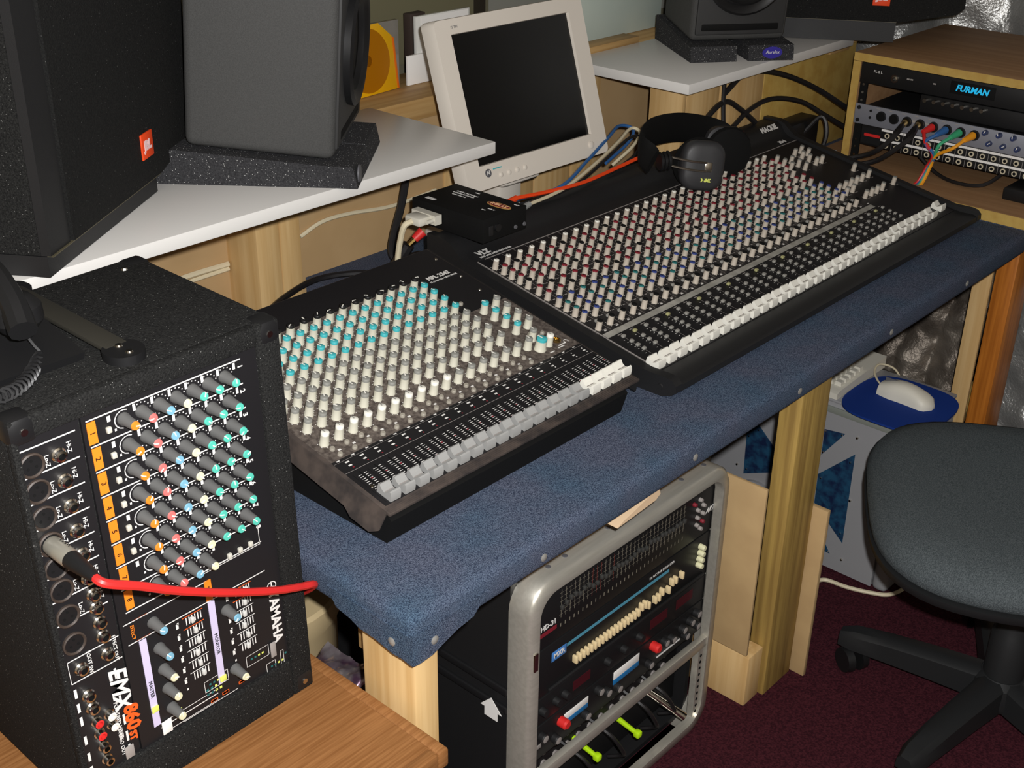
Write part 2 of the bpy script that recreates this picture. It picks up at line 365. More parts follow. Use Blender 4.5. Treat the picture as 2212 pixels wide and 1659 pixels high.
# ================================================================== wooden rack on the return
lb = thing('laminate_board', (2.0, -.1, ZD), 'brown laminate board lying on the carpet under the wooden rack', 'board')
bm = nbm(); box(bm, 1.685, 2.36, -.75, .56, ZD+.0005, .70, .0006); part('board', bm, M_MDFD, lb)
bm = nbm(); box(bm, 1.6835, 1.685, -.75, .56, ZD+.001, .6995); part('edge_strip', bm, M_PLY, lb)
rk = thing('wooden_rack', (2.0, .22, .70), 'wooden equipment rack with brown top and pale cut edges right of the large mixer', 'rack')
bm = nbm(); box(bm, 1.8, 2.25, -.045, .488, .922, .94, .0008); part('top', bm, M_MDFD, rk)
bm = nbm(); box(bm, 1.7985, 1.8, -.045, .488, .9225, .9395); part('edge_strip', bm, M_PLY, rk)
for y0, y1 in ((.470, .488), (-.045, -.027)):
    bm = nbm(); box(bm, 1.8, 2.25, y0, y1, .7005, .9215, .0008); s = part('side', bm, M_MDFD, rk)
    bm = nbm(); box(bm, 1.7985, 1.8, y0, y1, .7005, .9215); part('edge_strip', bm, M_PLY, s)
bm = nbm(); box(bm, 2.24, 2.25, -.027, .47, .7005, .9215); part('back', bm, M_MDFD, rk)
for y0, y1 in ((.451, .469), (-.026, -.008)):
    bm = nbm(); box(bm, 1.806, 1.81, y0, y1, .702, .9205)
    for k in range(12): cyl(bm, (1.8055, (y0+y1)/2, .715+.0175*k), (1.8045, (y0+y1)/2, .715+.0175*k), .0028, seg=8, mi=1)
    part('rack_rail', bm, [M_MATTE, M_CHROME], rk)
FX = lambda y, z: frame((1.799, y, z), (0, -1, 0), (0, 0, 1))
# power conditioner
fu = thing('power_conditioner', (2.0, .22, .876), 'black power conditioner with lit cyan name at the top of the wooden rack', 'rack unit')
bm = nbm(); box(bm, 1.801, 1.806, -.02, .469, .877, .921, .001); part('front_panel', bm, M_BLK, fu)
bm = nbm(); box(bm, 1.806, 2.05, -.005, .448, .880, .919); part('chassis', bm, M_MATTE, fu)
bm = nbm(); box(bm, 1.800, 1.8015, .165, .262, .889, .915, .0004); part('window', bm, M_MATTE, fu)
letter('FURMAN', .0175, M_GLOW, fu, FX(.214, .902), bold=.0006, shear=.25)
letter('PL-8 L', .008, M_PRINT, fu, frame((1.8008, .428, .905), (0, -1, 0), (0, 0, 1)))
bm = nbm(); cyl(bm, (1.801, .388, .897), (1.789, .388, .897), .006, .003, 10); cyl(bm, (1.801, .388, .897), (1.7995, .388, .897), .009, seg=12); part('toggle_switch', bm, M_CHROME, fu)
bm = nbm()
for y in (.36, .352, .3, .1, .06): box(bm, 1.8003, 1.801, y-.006, y, .9, .903)
part('panel_print', bm, M_PRINTG, fu, kind='stuff')
# dark half-height unit hanging below it on the right
bk = thing('black_sound_module', (2.0, .12, .832), 'black half-width sound module sitting on top of the silver interface', 'rack unit')
bm = nbm(); box(bm, 1.815, 2.06, -.02, .33, .8325, .872, .003); part('body', bm, M_BLK, bk)
for k in range(7):
    bm = nbm(); cyl(bm, (1.816, .315-.021*k, .862), (1.804, .315-.021*k, .862), .0045, seg=8); part('knob', bm, M_CHROME, bk)
# silver audio interface
ai = thing('audio_interface', (2.0, .22, .786), 'silver rack audio interface with coloured cables plugged into a row of round sockets', 'rack unit')
bm = nbm(); box(bm, 1.798, 1.803, -.022, .469, .787, .831, .0008); part('front_panel', bm, M_SILVER, ai)
bm = nbm(); box(bm, 1.803, 2.08, -.005, .445, .789, .8295); part('chassis', bm, M_BLKM, ai)
bm = nbm(); cyl(bm, (0, 0, 0), (0, 0, .004), .0115, .0108, 16); cyl(bm, (0, 0, .004), (0, 0, .0045), .009, seg=14, mi=1); sock = finish(bm, 'socket', [M_BLK, M_MATTE])
RX = V((-1, 0, 0)).to_track_quat('Z', 'Y').to_matrix().to_4x4()
for k in range(8): inst('socket', sock, ai, Matrix.Translation((1.798, .404-.0304*k, .812)) @ RX)
bm = nbm(); cyl(bm, (0, 0, 0), (0, 0, .011), .0058, .005, 12); box(bm, -.0008, .0008, 0, .0058, .0105, .0125, mi=1); kb = finish(bm, 'knob', [mat('navy_knob', lin(44, 56, 96), .4), M_PRINT])
for k in range(5):
    for r_ in range(2): inst('knob', kb, ai, Matrix.Translation((1.798, .168-.03*k-.012*r_, .823-.021*r_)) @ RX @ Matrix.Rotation(random.uniform(-1.2, 1.2), 4, 'Z'))
for y, z in ((.459, .823), (.459, .795), (.43, .82), (.43, .805)):
    bm = nbm(); cyl(bm, (1.798, y, z), (1.7955, y, z), .0045 if y > .45 else .003, seg=8); part('screw', bm, M_BLK, ai)
bm = nbm()
for k in range(8): box(bm, 1.7974, 1.798, .41-.0304*k, .418-.0304*k, .8265, .828)
part('panel_print', bm, M_PRINTG, ai, kind='stuff')
# patch bay
pb = thing('patch_bay', (2.0, .22, .740), 'black patch bay with two white striped rows of jacks below the silver interface', 'rack unit')
bm = nbm(); box(bm, 1.803, 1.87, -.02, .449, .741, .7855, .001); part('body', bm, M_BLK, pb)
bm = nbm(); box(bm, 1.8015, 1.803, -.018, .40, .7795, .7845); part('label_strip', bm, M_PAPER, pb)
bm = nbm(); box(bm, 1.8015, 1.803, -.018, .40, .7575, .7625); part('label_strip', bm, M_PAPER, pb)
bm = nbm(); lathe(bm, [(.0058, 0), (.0058, .0025), (.0034, .0025), (.0034, .0005), (0, .0005)], seg=12, mis=[0, 0, 1, 1, 1]); jk = finish(bm, 'jack', [mat('jack_ivory', lin(206, 196, 170), .4), M_MATTE])
for k in range(17):
    for r_ in range(2): inst('jack', jk, pb, Matrix.Translation((1.8025, .385-.0242*k, .771-.022*r_)) @ RX)
bm = nbm()
for k in range(17): box(bm, 1.8012, 1.8016, .372-.0242*k, .3728-.0242*k, .741, .7845)
part('divider', bm, M_PRINTG, pb, kind='stuff')
bm = nbm(); box(bm, 1.803, 1.81, .40, .447, .745, .782, mi=0); box(bm, 1.801, 1.803, .402, .44, .762, .768, mi=1); part('end_plate', bm, [M_BLKM, M_REDC], pb)
bm = nbm(); box(bm, 1.77, 1.95, -.05, .1, .7005, .726, .004)
solo('black_adaptor', bm, M_BLK, (1.86, .03, .70), 'flat black adaptor box lying on the laminate board under the patch bay', 'adaptor')
# cables on that rack
cable('microphone_cable', [(1.785, .345, .812), (1.74, .335, .80), (1.72, .36, .765), (1.72, .40, .74), (1.70, .47, .72), (1.68, .54, .705)], .0055, M_CABK, 'black cable with brass plug in the third socket of the silver interface')
cable('microphone_cable', [(1.785, .315, .812), (1.735, .30, .80), (1.715, .33, .765), (1.71, .37, .735), (1.69, .44, .715), (1.67, .53, .70)], .0055, M_CABK, 'black cable with brass plug in the fourth socket of the silver interface')
for y, pos in ((.345, 'third'), (.315, 'fourth')):
    bm = nbm(); cyl(bm, (1.798, y, .812), (1.768, y-.004, .808), .008, .006, 12); cyl(bm, (1.768, y-.004, .808), (1.74, y-.006, .80), .006, .0055, 10, 1)
    solo('cable_plug', bm, [M_BRASS, M_CABK], (1.78, y, .81), 'brass cable plug in the %s socket of the silver interface' % pos, 'plug')
for nm, y, m, mid in (('red', .284, M_REDC, .01), ('blue', .2536, M_CABB, 0), ('green', .2232, M_CABGN, -.004), ('yellow', .1928, M_CABY, -.012)):
    ct = thing('instrument_cable', (1.79, y, .81), '%s cable plugged into the silver interface and hanging over the mixer edge' % nm, 'cable')
    bm = nbm(); cyl(bm, (1.798, y, .812), (1.768, y+.006, .806), .009, .0055, 12); part('plug', bm, m, ct)
    bm = nbm(); tube(bm, [(1.77, y+.006, .806), (1.75, y+.02 if nm != 'red' else y-.01, .79), (1.755, .252+mid*.3, .765), (1.76, .262+mid*.3, .738), (1.745, .272+mid*.5, .70), (1.70, .285+mid, .684), (1.673, .30+mid, .683)], .0038); part('lead', bm, m, ct)
cable('loop_cable', [(1.83, .33, .745), (1.815, .27, .712), (1.79, .21, .707), (1.79, .15, .715), (1.83, .12, .745)], .004, M_CABK, 'thin black cable looping down under the patch bay')

# ================================================================== shared mixer pieces
def knob_mesh(name, r, h, body, cap, mark, capband=.22, seg=12):
    bm = nbm()
    lathe(bm, [(r*1.12, 0), (r*1.1, h*.08), (r, h*.12), (r*.94, h*(1-capband)), (r*.93, h*.97), (r*.82, h)], seg=seg, mis=[0, 0, 0, 1, 1, 1])
    box(bm, -r*.12, r*.12, 0, r*.96, h*.9, h*1.02, mi=2)
    return finish(bm, name, [body, cap, mark], ang=50)
def fader_mesh(name, w_, l_, h, m):
    bm = nbm()
    P = [(-.5*l_, 0), (-.5*l_, .55*h), (-.42*l_, .95*h), (-.34*l_, h), (-.2*l_, .66*h), (0, .5*h), (.2*l_, .66*h), (.36*l_, h), (.46*l_, .9*h), (.5*l_, .5*h), (.5*l_, 0)]
    prism(bm, P, lambda a, b, d: V((d, a, b)), -w_/2, w_/2)
    box(bm, -w_/2+.001, w_/2-.001, -.0006, .0006, .5*h, .5*h+.0006, mi=1)
    return finish(bm, name, [m, M_PRINTG], ang=25)
def btn_mesh(name, w_, l_, h, m):
    bm = nbm(); box(bm, -w_/2, w_/2, -l_/2, l_/2, 0, h, min(w_, l_)*.18); return finish(bm, name, [m])
def rbtn_mesh(name, r, h, m):
    bm = nbm(); lathe(bm, [(r, 0), (r, h*.7), (r*.8, h), (0, h)], seg=10); return finish(bm, name, [m])

# ================================================================== small mixer (left on the desk)
mx = thing('rack_mixer', (.3, .33, ZD), 'smaller dusty black mixing desk with cream and teal knobs at the left of the desk', 'mixer')
A1 = math.radians(10.9); c1, s1 = math.cos(A1), math.sin(A1)
PM = frame((0, .116, .725), (1, 0, 0), (0, c1, s1))           # panel frame: x across, y up the slope
bm = nbm(); prism(bm, [(.128, ZD+.001), (.50, ZD+.001), (.53, .70), (.535, .795), (.125, .717), (.118, .712)], lambda a, b, d: V((d, a, b)), .062, .516)
part('body', bm, M_MATTE, mx)
bm = nbm(); box(bm, .058, .541, 0, .438, -.005, 0, .0012); part('top_panel', bm, M_DUST, mx, PM)
bm = nbm(); box(bm, .064, .537, .112, .372, 0, .0006); part('knob_field', bm, M_DUSTP, mx, PM)
bm = nbm(); box(bm, .064, .537, .372, .436, 0, .0005); part('back_strip', bm, M_PANEL, mx, PM)
bm = nbm(); box(bm, .064, .537, .014, .1115, 0, .0005); part('fader_field', bm, M_PANEL, mx, PM)
bm = nbm(); box(bm, .447, .537, .262, .372, .0006, .001); part('meter_field', bm, M_PANEL, mx, PM)
for k in range(4):
    bm = nbm(); box(bm, .06, .539, .0012+.0028*k, .0026+.0028*k, 0, .0009, .0003); part('front_ridge', bm, M_DUST, mx, PM)
bm = nbm()   # side rack ear folded down at the left
P = [(0, .0), (.43, 0), (.43, -.02), (.06, -.024), (.045, -.03), (.012, -.03), (0, -.022)]
prism(bm, [(a, b) for a, b in P], lambda a, b, d: V((.058+b*.45-d, .004+a, b)), 0, .002); part('rack_ear', bm, M_DUST, mx, PM)
bm = nbm(); box(bm, .539, .5415, .002, .436, -.022, 0); part('rack_ear', bm, M_BLKM, mx, PM)
bm = nbm(); cyl(bm, (0, 0, 0), (0, 0, .0012), .003, .0022, 10); scr = finish(bm, 'screw', M_CHROME)
for x, s_ in ((.528, .405), (.524, .345), (.52, .30), (.07, .40), (.075, .05)): inst('screw', scr, mx, PM @ Matrix.Translation((x, s_, .0006)))
KM = {c: knob_mesh('knob', .0059, .0195, M_CREAM, m, k_) for c, m, k_ in (('teal', M_TEAL, M_WHC), ('grey', M_GREYC, M_WHC), ('white', M_WHC, M_GREYC), ('black', M_BLK, M_WHC))}
ROWS = [.358, .337, .316, .294, .271, .248, .226, .203, .178]
X0, DX = .081, .0236
def put(me, name, par, F, x, s_, z=0, rz=0): return inst(name, me, par, F @ Matrix.Translation((x, s_, z)) @ Matrix.Rotation(rz, 4, 'Z'))
for k in range(16):
    x = X0+DX*k
    for i, s_ in enumerate(ROWS):
        put(KM['black' if i == 0 else 'teal' if i < 5 else 'grey'], 'knob', mx, PM, x, s_, .0006, random.uniform(-2.2, 2.2) if i == 0 else random.choice((0, 0, .3, -.5)))
    put(KM['white' if k < 10 else 'grey'], 'knob', mx, PM, x, .1455, .0006, random.uniform(-.3, .3))
for s_ in (.25, .228, .206, .184):
    put(KM['teal'], 'knob', mx, PM, .4765, s_, .001, .4); put(KM['grey'], 'knob', mx, PM, .503, s_+.001, .001, .2)
put(KM['grey'], 'knob', mx, PM, .4825, .158, .001); put(KM['grey'], 'knob', mx, PM, .459, .1455, .001)
put(knob_mesh('knob', .0085, .020, M_CREAM, M_TEAL, M_WHC), 'knob', mx, PM, .474, .134, .001); put(KM['white'], 'knob', mx, PM, .493, .1345, .001)
bm = nbm(); lathe(bm, [(.0075, 0), (.0075, .002), (.005, .0035), (.0036, .0035), (.0036, .001), (0, .001)], seg=14); part('headphone_socket', bm, M_BRASS, mx, PM @ Matrix.Translation((.512, .1365, .001)))
RB = rbtn_mesh('button', .0036, .004, mat('smoky_button', lin(158, 152, 140), .4))
for k in range(16):
    put(RB, 'button', mx, PM, X0+DX*k+.001, .131, .0006); put(RB, 'button', mx, PM, X0+DX*k+.002, .1175, .0006)
for x, s_ in ((.455, .262), (.463, .285), (.50, .155), (.508, .16), (.489, .168)): put(RB, 'button', mx, PM, x, s_, .001)
FG = fader_mesh('fader_cap', .0160, .0250, .0130, M_FADEG); FW = fader_mesh('fader_cap', .0172, .0250, .0140, M_WHC)
for k in range(20): put(FG if k < 16 else FW, 'fader_cap', mx, PM, X0+DX*k, .027+random.uniform(-.0006, .0006), .0005)
bm = nbm()
def tick(x0, x1, y0, y1, z=.0008, mi=0): quad(bm, [(x0, y0, z), (x1, y0, z), (x1, y1, z), (x0, y1, z)], mi)
for k in range(20):
    x = X0+DX*k
    for i in range(11):
        s_ = .036+.0037*i
        tick(x-.0068, x-.0018, s_, s_+.0009); tick(x+.0026, x+.0072, s_+.001, s_+.0019)
        if i in (3, 7): tick(x+.003, x+.006, s_-.001, s_+.001, .0009, 1)
    tick(x-.001, x+.001, .034, .08, .0009, 2); tick(x-.0118, x-.0113, .018, .08, .0009, 2)
    tick(x-.0035, x+.0015, .094, .0965); tick(x-.003, x+.003, .101, .1035) if k < 16 else tick(x-.001, x+.001, .1, .102); tick(x-.001, x+.0012, .0895, .0915, .0009, 1 if k < 16 else 0)
    tick(x-.011, x-.006, .1085, .1105)
tick(.064, .537, .0852, .0858, .0009, 3); tick(.064, .537, .1062, .1066, .0009, 3)
for k in range(16):
    x = X0+DX*k
    for s_ in ROWS+[.1455]:
        for a in range(7):
            t = math.radians(-60+50*a); px, py = x+.0078*math.sin(t)*1.0, s_+.0078*math.cos(t)
            tick(px-.0006, px+.0006, py-.0006, py+.0006)
        tick(x+.0062, x+.0112, s_+.002, s_+.0035)
    tick(x+.006, x+.0105, .1245, .1275)
for i in range(10): tick(.452+.0065*i, .456+.0065*i, .318, .3195); tick(.452+.0065*i, .456+.0065*i, .325, .3268, mi=1 if i > 7 else 0); tick(.452+.0065*i, .456+.0065*i, .331, .3324)
for x, y, l_ in ((.47, .343, .05), (.46, .338, .03), (.49, .302, .018), (.455, .292, .02), (.47, .268, .02), (.45, .275, .012), (.5, .12, .014), (.48, .118, .01), (.505, .124, .016)): tick(x, x+l_, y, y+.0022)
part('panel_print', bm, [M_PRINT, M_RED, M_MATTE, M_PRINTG], mx, PM, kind='stuff')
letter('MPL 2242', .0115, M_PRINT, mx, PM @ Matrix.Translation((.494, .3655, .0014)), bold=.0004)
letter('22 CHANNEL 4 BUSS MIXER', .0046, M_PRINT, mx, PM @ Matrix.Translation((.4965, .3555, .0014)))
bm = nbm(); tube(bm, [(-.003, -.0015, 0), (-.0035, .001, 0), (0, .0045, 0), (.0035, .001, 0), (.003, -.0015, 0)], .0006, 5); part('headphone_symbol', bm, M_PRINT, mx, PM @ Matrix.Translation((.524, .1265, .001)))

# ================================================================== large mixer
mk = thing('large_mixer', (1.12, .34, ZD), 'long black mixing desk with rows of warm grey knobs and white faders filling the desk', 'mixer')
A2 = math.radians(10.4); c2, s2 = math.cos(A2), math.sin(A2)
PK = frame((0, .146, .703), (1, 0, 0), (0, c2, s2))
pz = lambda y: .703+(y-.146)*math.tan(A2)
PROF = [(.112, ZD+.001), (.097, ZD+.008), (.091, .688), (.092, .697), (.10, .7005), (.125, pz(.125)+.0005), (.146, .702), (.40, pz(.40)-.001), (.535, pz(.535)-.001), (.548, .782), (.556, .795), (.568, .801), (.60, .801), (.602, .70), (.58, ZD+.001)]
bm = nbm(); prism(bm, PROF, lambda a, b, d: V((d, a, b)), .612, 1.636); part('body', bm, M_BLKM, mk)
for x0, x1 in ((.596, .6125), (1.6355, 1.652)):
    bm = nbm(); prism(bm, [(.115, ZD+.0005), (.098, ZD+.007), (.090, .69), (.091, .70), (.098, .707), (.11, .7095), (.146, pz(.146)+.006), (.52, pz(.52)+.006), (.538, .79), (.55, .80), (.566, .805), (.603, .805), (.604, .70), (.59, ZD+.0005)], lambda a, b, d: V((d, a, b)), x0, x1)
    part('side_cheek', bm, M_BLKM, mk)
bm = nbm(); cyl(bm, (.5965, .118, .692), (.5945, .118, .692), .005, .004, 12); part('screw', bm, M_BLKM, mk)
bm = nbm(); box(bm, .622, 1.63, -.008, .374, -.001, .0006); part('top_panel', bm, M_PANEL, mk, PK)
bm = nbm(); box(bm, .6215, .6228, -.01, .372, .0004, .0016); part('border_line', bm, M_PRINTG, mk, PK)
bm = nbm(); box(bm, .64, 1.63, .372, .3733, .0004, .0014); part('border_line', bm, M_PRINTG, mk, PK)
bm = nbm(); box(bm, .625, 1.482, .095, .1065, .0006, .0012); part('label_tape', bm, mat('silver_tape', lin(186, 184, 176), .5, .2, var=lin(156, 154, 146), vscale=50), mk, PK)
KR = {c: knob_mesh('knob', .0050, .0172, M_BEIGEK, m, M_MATTE, .10, 10) for c, m in (('red', M_RED), ('blue', M_BLUE), ('black', M_MATTE), ('green', M_GREENC), ('plain', M_WHC), ('grey', M_GREYC))}
MR = [(.342, 'plain'), (.3225, 'red'), (.305, 'red'), (.287, 'red'), (.269, 'red'), (.246, 'red'), (.227, 'red'), (.204, 'blue'), (.187, 'green'), (.169, 'blue'), (.152, 'blue'), (.121, 'black')]
KX, KD = .632, .02905
cand = []
for k in range(29):
    x = KX+KD*k
    for i, (s_, c) in enumerate(MR):
        if c == 'red' and (k*3+i*5) % 4 == 0: c = 'black'
        if c in ('blue', 'green') and (k+i) % 3 == 0: c = 'green' if c == 'blue' else 'blue'
        cand.append((x, s_, c))
for x, s_ in ((1.476, .328), (1.476, .31), (1.476, .292), (1.505, .31), (1.505, .292), (1.505, .275), (1.546, .327), (1.575, .329), (1.578, .313), (1.551, .311), (1.551, .294), (1.552, .277), (1.573, .276), (1.604, .215), (1.604, .180), (1.624, .131), (1.573, .130), (1.547, .129), (1.525, .129), (1.502, .130), (1.573, .178), (1.547, .177), (1.526, .178), (1.502, .178), (1.476, .178), (1.476, .16), (1.502, .16)):
    cand.append((x, s_, 'grey'))
camk = PK.inverted() @ CAM
cand.sort(key=lambda t: (V((t[0], t[1], 0))-camk).length)
for x, s_, c in cand[:300]: put(KR[c], 'knob', mk, PK, x, s_, .0006, random.choice((0, 0, .5, -.5, .2)))
bm = nbm()
MI = {'red': 1, 'blue': 2, 'black': 3, 'green': 4, 'plain': 5, 'grey': 6}
for x, s_, c in cand[300:]:
    m = MI[c]; vs = lathe(bm, [(.0056, 0), (.005, .002), (.0047, .0155), (.0043, .0172)], seg=8, mis=[0, 0, m, m]); bmesh.ops.translate(bm, vec=(x, s_, .0006), verts=vs)
part('far_knobs', bm, [M_BEIGEK, M_RED, M_BLUE, M_MATTE, M_GREENC, M_WHC, M_GREYC], mk, PK, ang=50, kind='stuff')
MB = btn_mesh('button', .007, .0055, .0042, mat('pale_grey_button', lin(150, 148, 142), .45)); MBY = btn_mesh('button', .007, .0055, .0042, mat('yellowish_button', lin(170, 168, 120), .45))
for k in range(30):
    x = KX+KD*k
    put(MBY if k % 3 == 1 else MB, 'button', mk, PK, x+.016, .0835, .0006)
    for s_ in (.067, .055, .043): put(MB, 'button', mk, PK, x+.016, s_, .0006)
    if k < 29: put(MB, 'button', mk, PK, x+.015, .1365, .0006)
FK = fader_mesh('fader_cap', .0188, .0235, .0135, M_WHC)
for k in range(33): put(FK, 'fader_cap', mk, PK, .6285+.02885*k, .006+(.004 if k > 26 else 0)+random.uniform(-.0006, .0006), .0006)
put(FK, 'fader_cap', mk, PK, 1.601, .016, .0006)
bm = nbm()
for x, s_, c in cand:
    for a in range(6):
        t = math.radians(-150+60*a); px, py = x+.0068*math.sin(t), s_+.0068*math.cos(t); tick(px-.0006, px+.0006, py-.0006, py+.0006)
    tick(x+.006, x+.0115, s_-.0075, s_-.0055, mi=1); tick(x+.006, x+.0125, s_+.0025, s_+.004, mi=0)
for k in range(30):
    x = KX+KD*k
    tick(x-.0125, x-.0119, 0, .093, mi=1); tick(x-.0125, x-.0119, .11, .37, mi=1); tick(x+.004, x+.01, .1105, .113, mi=0)
    for i in range(9): tick(x+.0085, x+.0115, .02+.007*i, .0208+.007*i, mi=0)
    tick(x+.012, x+.022, .0905, .092, mi=1); tick(x+.0205, x+.023, .072, .0735, mi=1)
part('panel_print', bm, [M_PRINT, M_PRINTG], mk, PK, kind='stuff')
letter('VLZ', .0165, M_PRINT, mk, PK @ Matrix.Translation((.654, .3905, .0014)), bold=.0009)
letter('VERY LOW IMPEDANCE MIXER', .0054, M_PRINT, mk, PK @ Matrix.Translation((.673, .3795, .0014)), bold=.00015)
letter('MACKIE.', .017, M_PRINT, mk, frame((1.585, .5565, .7965), (1, 0, 0), (0, .72, .69)), bold=.0008)
letter('32\u20224', .013, M_PRINT, mk, PK @ Matrix.Translation((1.588, .384, .0014)), bold=.0007)

# ================================================================== wooden table and the powered mixer standing on its end
tb = thing('side_table', (-.45, .25, 0), 'low oak veneered side table under the powered mixer in the near left corner', 'table')
bm = nbm(); box(bm, -1.1, -.0375, -.041, .62, .51, .534, .0008); part('table_top', bm, M_TABLE, tb)
bm = nbm(); box(bm, -.0372, -.0215, -.057, .62, .508, .5335, .003); part('edge_moulding', bm, M_TABLE, tb)
bm = nbm(); box(bm, -1.1, -.0375, -.057, -.0414, .508, .5335, .003); part('edge_moulding', bm, M_TABLE, tb)
for x, y in ((-.075, -.04), (-1.09, -.04), (-.075, .56), (-1.09, .56)):
    bm = nbm(); box(bm, x, x+.045, y, y+.045, 0, .51, .002); part('leg', bm, M_TABLE, tb)
ex = thing('powered_mixer', (-.21, .25, .534), 'black carpet-covered powered mixer with orange numbered channels standing on its end', 'powered mixer')
EX0, EX1, EY, EB, ET = -.354, -.066, .128, .5345, 1.007
bm = nbm(); box(bm, EX0, EX1, EY+.008, .378, EB, ET, .006, seg=3); part('cabinet', bm, M_FELT, ex)
for x0, x1, z0, z1 in ((EX0, -.347, EB, ET), (-.094, EX1, EB, ET), (-.347, -.094, .985, ET), (-.347, -.094, EB, .587)):
    bm = nbm(); box(bm, x0, x1, EY, EY+.012, z0, z1, .0025); part('front_frame', bm, M_FELT, ex)
bm = nbm(); box(bm, -.347, -.2885, EY+.0055, EY+.009, .587, .985); part('jack_panel', bm, M_PANEL, ex)
bm = nbm(); box(bm, -.2865, -.094, EY+.0045, EY+.009, .587, .985); part('control_panel', bm, M_PANEL, ex)
for x, z in ((EX1, ET), (EX1, EB), (EX0, ET), (EX0, EB)):
    sx = -1 if x == EX1 else 1; sz = -1 if z == ET else 1
    for yc, sy in ((EY, 1), (.378, -1)):
        bm = nbm(); a, b = x-sx*.0012, z-(sz*.0012 if z == ET else 0)
        box(bm, min(a, a+sx*.027), max(a, a+sx*.027), min(yc-sy*.001, yc+sy*.027), max(yc-sy*.001, yc+sy*.027), min(b, b+sz*.027), max(b, b+sz*.027), .006)
        cyl(bm, (x+sx*.013, yc-sy*.001, z+sz*.013), (x+sx*.013, yc-sy*.0022, z+sz*.013), .0035, seg=8, mi=1)
        part('corner_protector', bm, [M_BLK, M_CHROME], ex)
PY = EY+.0045
FE = lambda x, z, y=PY-.0003: frame((x, y, z), (0, 0, -1), (1, 0, 0))     # lettering reads downwards
RYN = frame((0, 0, 0), (1, 0, 0), (0, 0, 1)); RYN = Matrix(((1, 0, 0, 0), (0, 0, -1, 0), (0, 1, 0, 0), (0, 0, 0, 1)))   # local z -> -Y
def ekn(tip):
    bm = nbm(); lathe(bm, [(.0066, 0), (.0064, .003), (.0056, .005), (.0046, .0195), (.0040, .0208)], seg=14, mis=[0, 0, 0, 1, 1]); box(bm, -.0005, .0005, 0, .0046, .019, .0214, mi=2)
    return finish(bm, 'knob', [M_KG, tip, M_WHC], ang=50)
EK = {c: ekn(m) for c, m in (('o', M_TIPO), ('p', M_TIPP), ('b', M_TIPB), ('g', M_TIPG), ('w', M_TIPW))}
KXS = [-.2455, -.2265, -.2075, -.189, -.1705, -.1525, -.1335]; KCS = 'opbwggg'
RZ0, RDZ = .9655, .0272
for k in range(8):
    for i in range(7):
        if k == 7 and i > 3: continue
        inst('knob', EK[KCS[i]], ex, Matrix.Translation((KXS[i]+.0008*k, PY, RZ0-RDZ*k)) @ RYN @ Matrix.Rotation(random.uniform(-2.5, 2.5), 4, 'Z'))
for x, z, c in ((-.251, .733, 'b'), (-.249, .699, 'b'), (-.248, .671, 'w'), (-.247, .645, 'w'), (-.246, .618, 'w'), (-.166, .699, 'b'), (-.165, .618, 'w')):
    inst('knob', EK[c], ex, Matrix.Translation((x, PY, z)) @ RYN @ Matrix.Rotation(random.uniform(-2.5, 2.5), 4, 'Z'))
bm = nbm()
def et(x0, x1, z0, z1, mi=0, y=PY-.0004): quad(bm, [(x0, y, z0), (x1, y, z0), (x1, y, z1), (x0, y, z1)], mi)
for k in range(9):
    z = .9775-RDZ*k; et(-.2825+.0006*k, -.113, z-.0007, z+.0007)
    if k < 8:
        zl = z-.004
        et(-.346, -.293, zl-.0007, zl+.0007, y=EY+.005)
for k in range(8):
    z = RZ0-RDZ*k
    for i, kx in enumerate(KXS):
        if k == 7 and i > 3: continue
        x = kx+.0008*k
        for a in range(10):
            if i == 0: break
            t = math.radians(-125+25*a+ (12 if a > 4 else 0)); px, pz_ = x+.0095*math.cos(t), z+.0095*math.sin(t)
            et(px-.0006, px+.0006, pz_-.0006, pz_+.0006)
        if i == 0:
            for a in range(9):
                t0 = math.radians(60+22*a); t1 = t0+math.radians(24)
                quad(bm, [(x+r_*math.cos(t), PY-.0004, z+r_*math.sin(t)) for t, r_ in ((t0, .0098), (t1, .0098), (t1, .0088), (t0, .0088))])
        et(x+.0105, x+.0135, z+.0035, z+.0105)
        et(x-.0105, x-.0085, z-.009, z-.0065)
    et(-.262+.0006*k, -.2585+.0006*k, z+.003, z+.009)
for z, x0, x1 in ((.747, -.283, -.185), (.7215, -.281, -.113), (.60, -.262, -.19)): et(x0, x1, z-.0006, z+.0006)
for x in (-.215, -.153):      # graphic equaliser scales
    for k in range(6):
        z = .712-.0145*k
        for i in range(6): et(x+.0035*i, x+.0035*i+.0012, z-.0045, z+.0045)
        et(x-.004, x+.021, z+.0055, z+.0064, 1 if k < 2 else 0); et(x-.012, x-.009, z-.003, z+.003)
for x, z, a, b in ((-.205, .624, .03, .014), (-.15, .624, .03, .014), (-.125, .598, .012, .012), (-.105, .605, .004, .02)):
    for (u0, u1, v0, v1) in ((0, a, 0, .0006), (0, a, b, b+.0006), (0, .0006, 0, b), (a, a+.0006, 0, b)): et(x+u0, x+u1, z-v1, z-v0)
    for i in range(4): et(x+.006+.005*i, x+.0085+.005*i, z-.008, z-.0055, 3 if i < 2 else 2)
for i in range(4):
    for j in range(2): et(-.2035+.0055*i, -.2005+.0055*i, .604+.006*j, .607+.006*j, 2 if i > 1 else 3)
for x, z in ((-.2, .5955), (-.185, .597), (-.163, .598)):
    et(x, x+.009, z-.004, z, 1); et(x+.001, x+.008, z-.0032, z-.0008, 4)
for k in range(7): et(-.2255, -.2235, .714-.0145*k, .7165-.0145*k); et(-.1635, -.1615, .714-.0145*k, .7165-.0145*k)
for z in (.7475, .722): et(-.2725, -.255, z-.0003, z+.0003, 1)
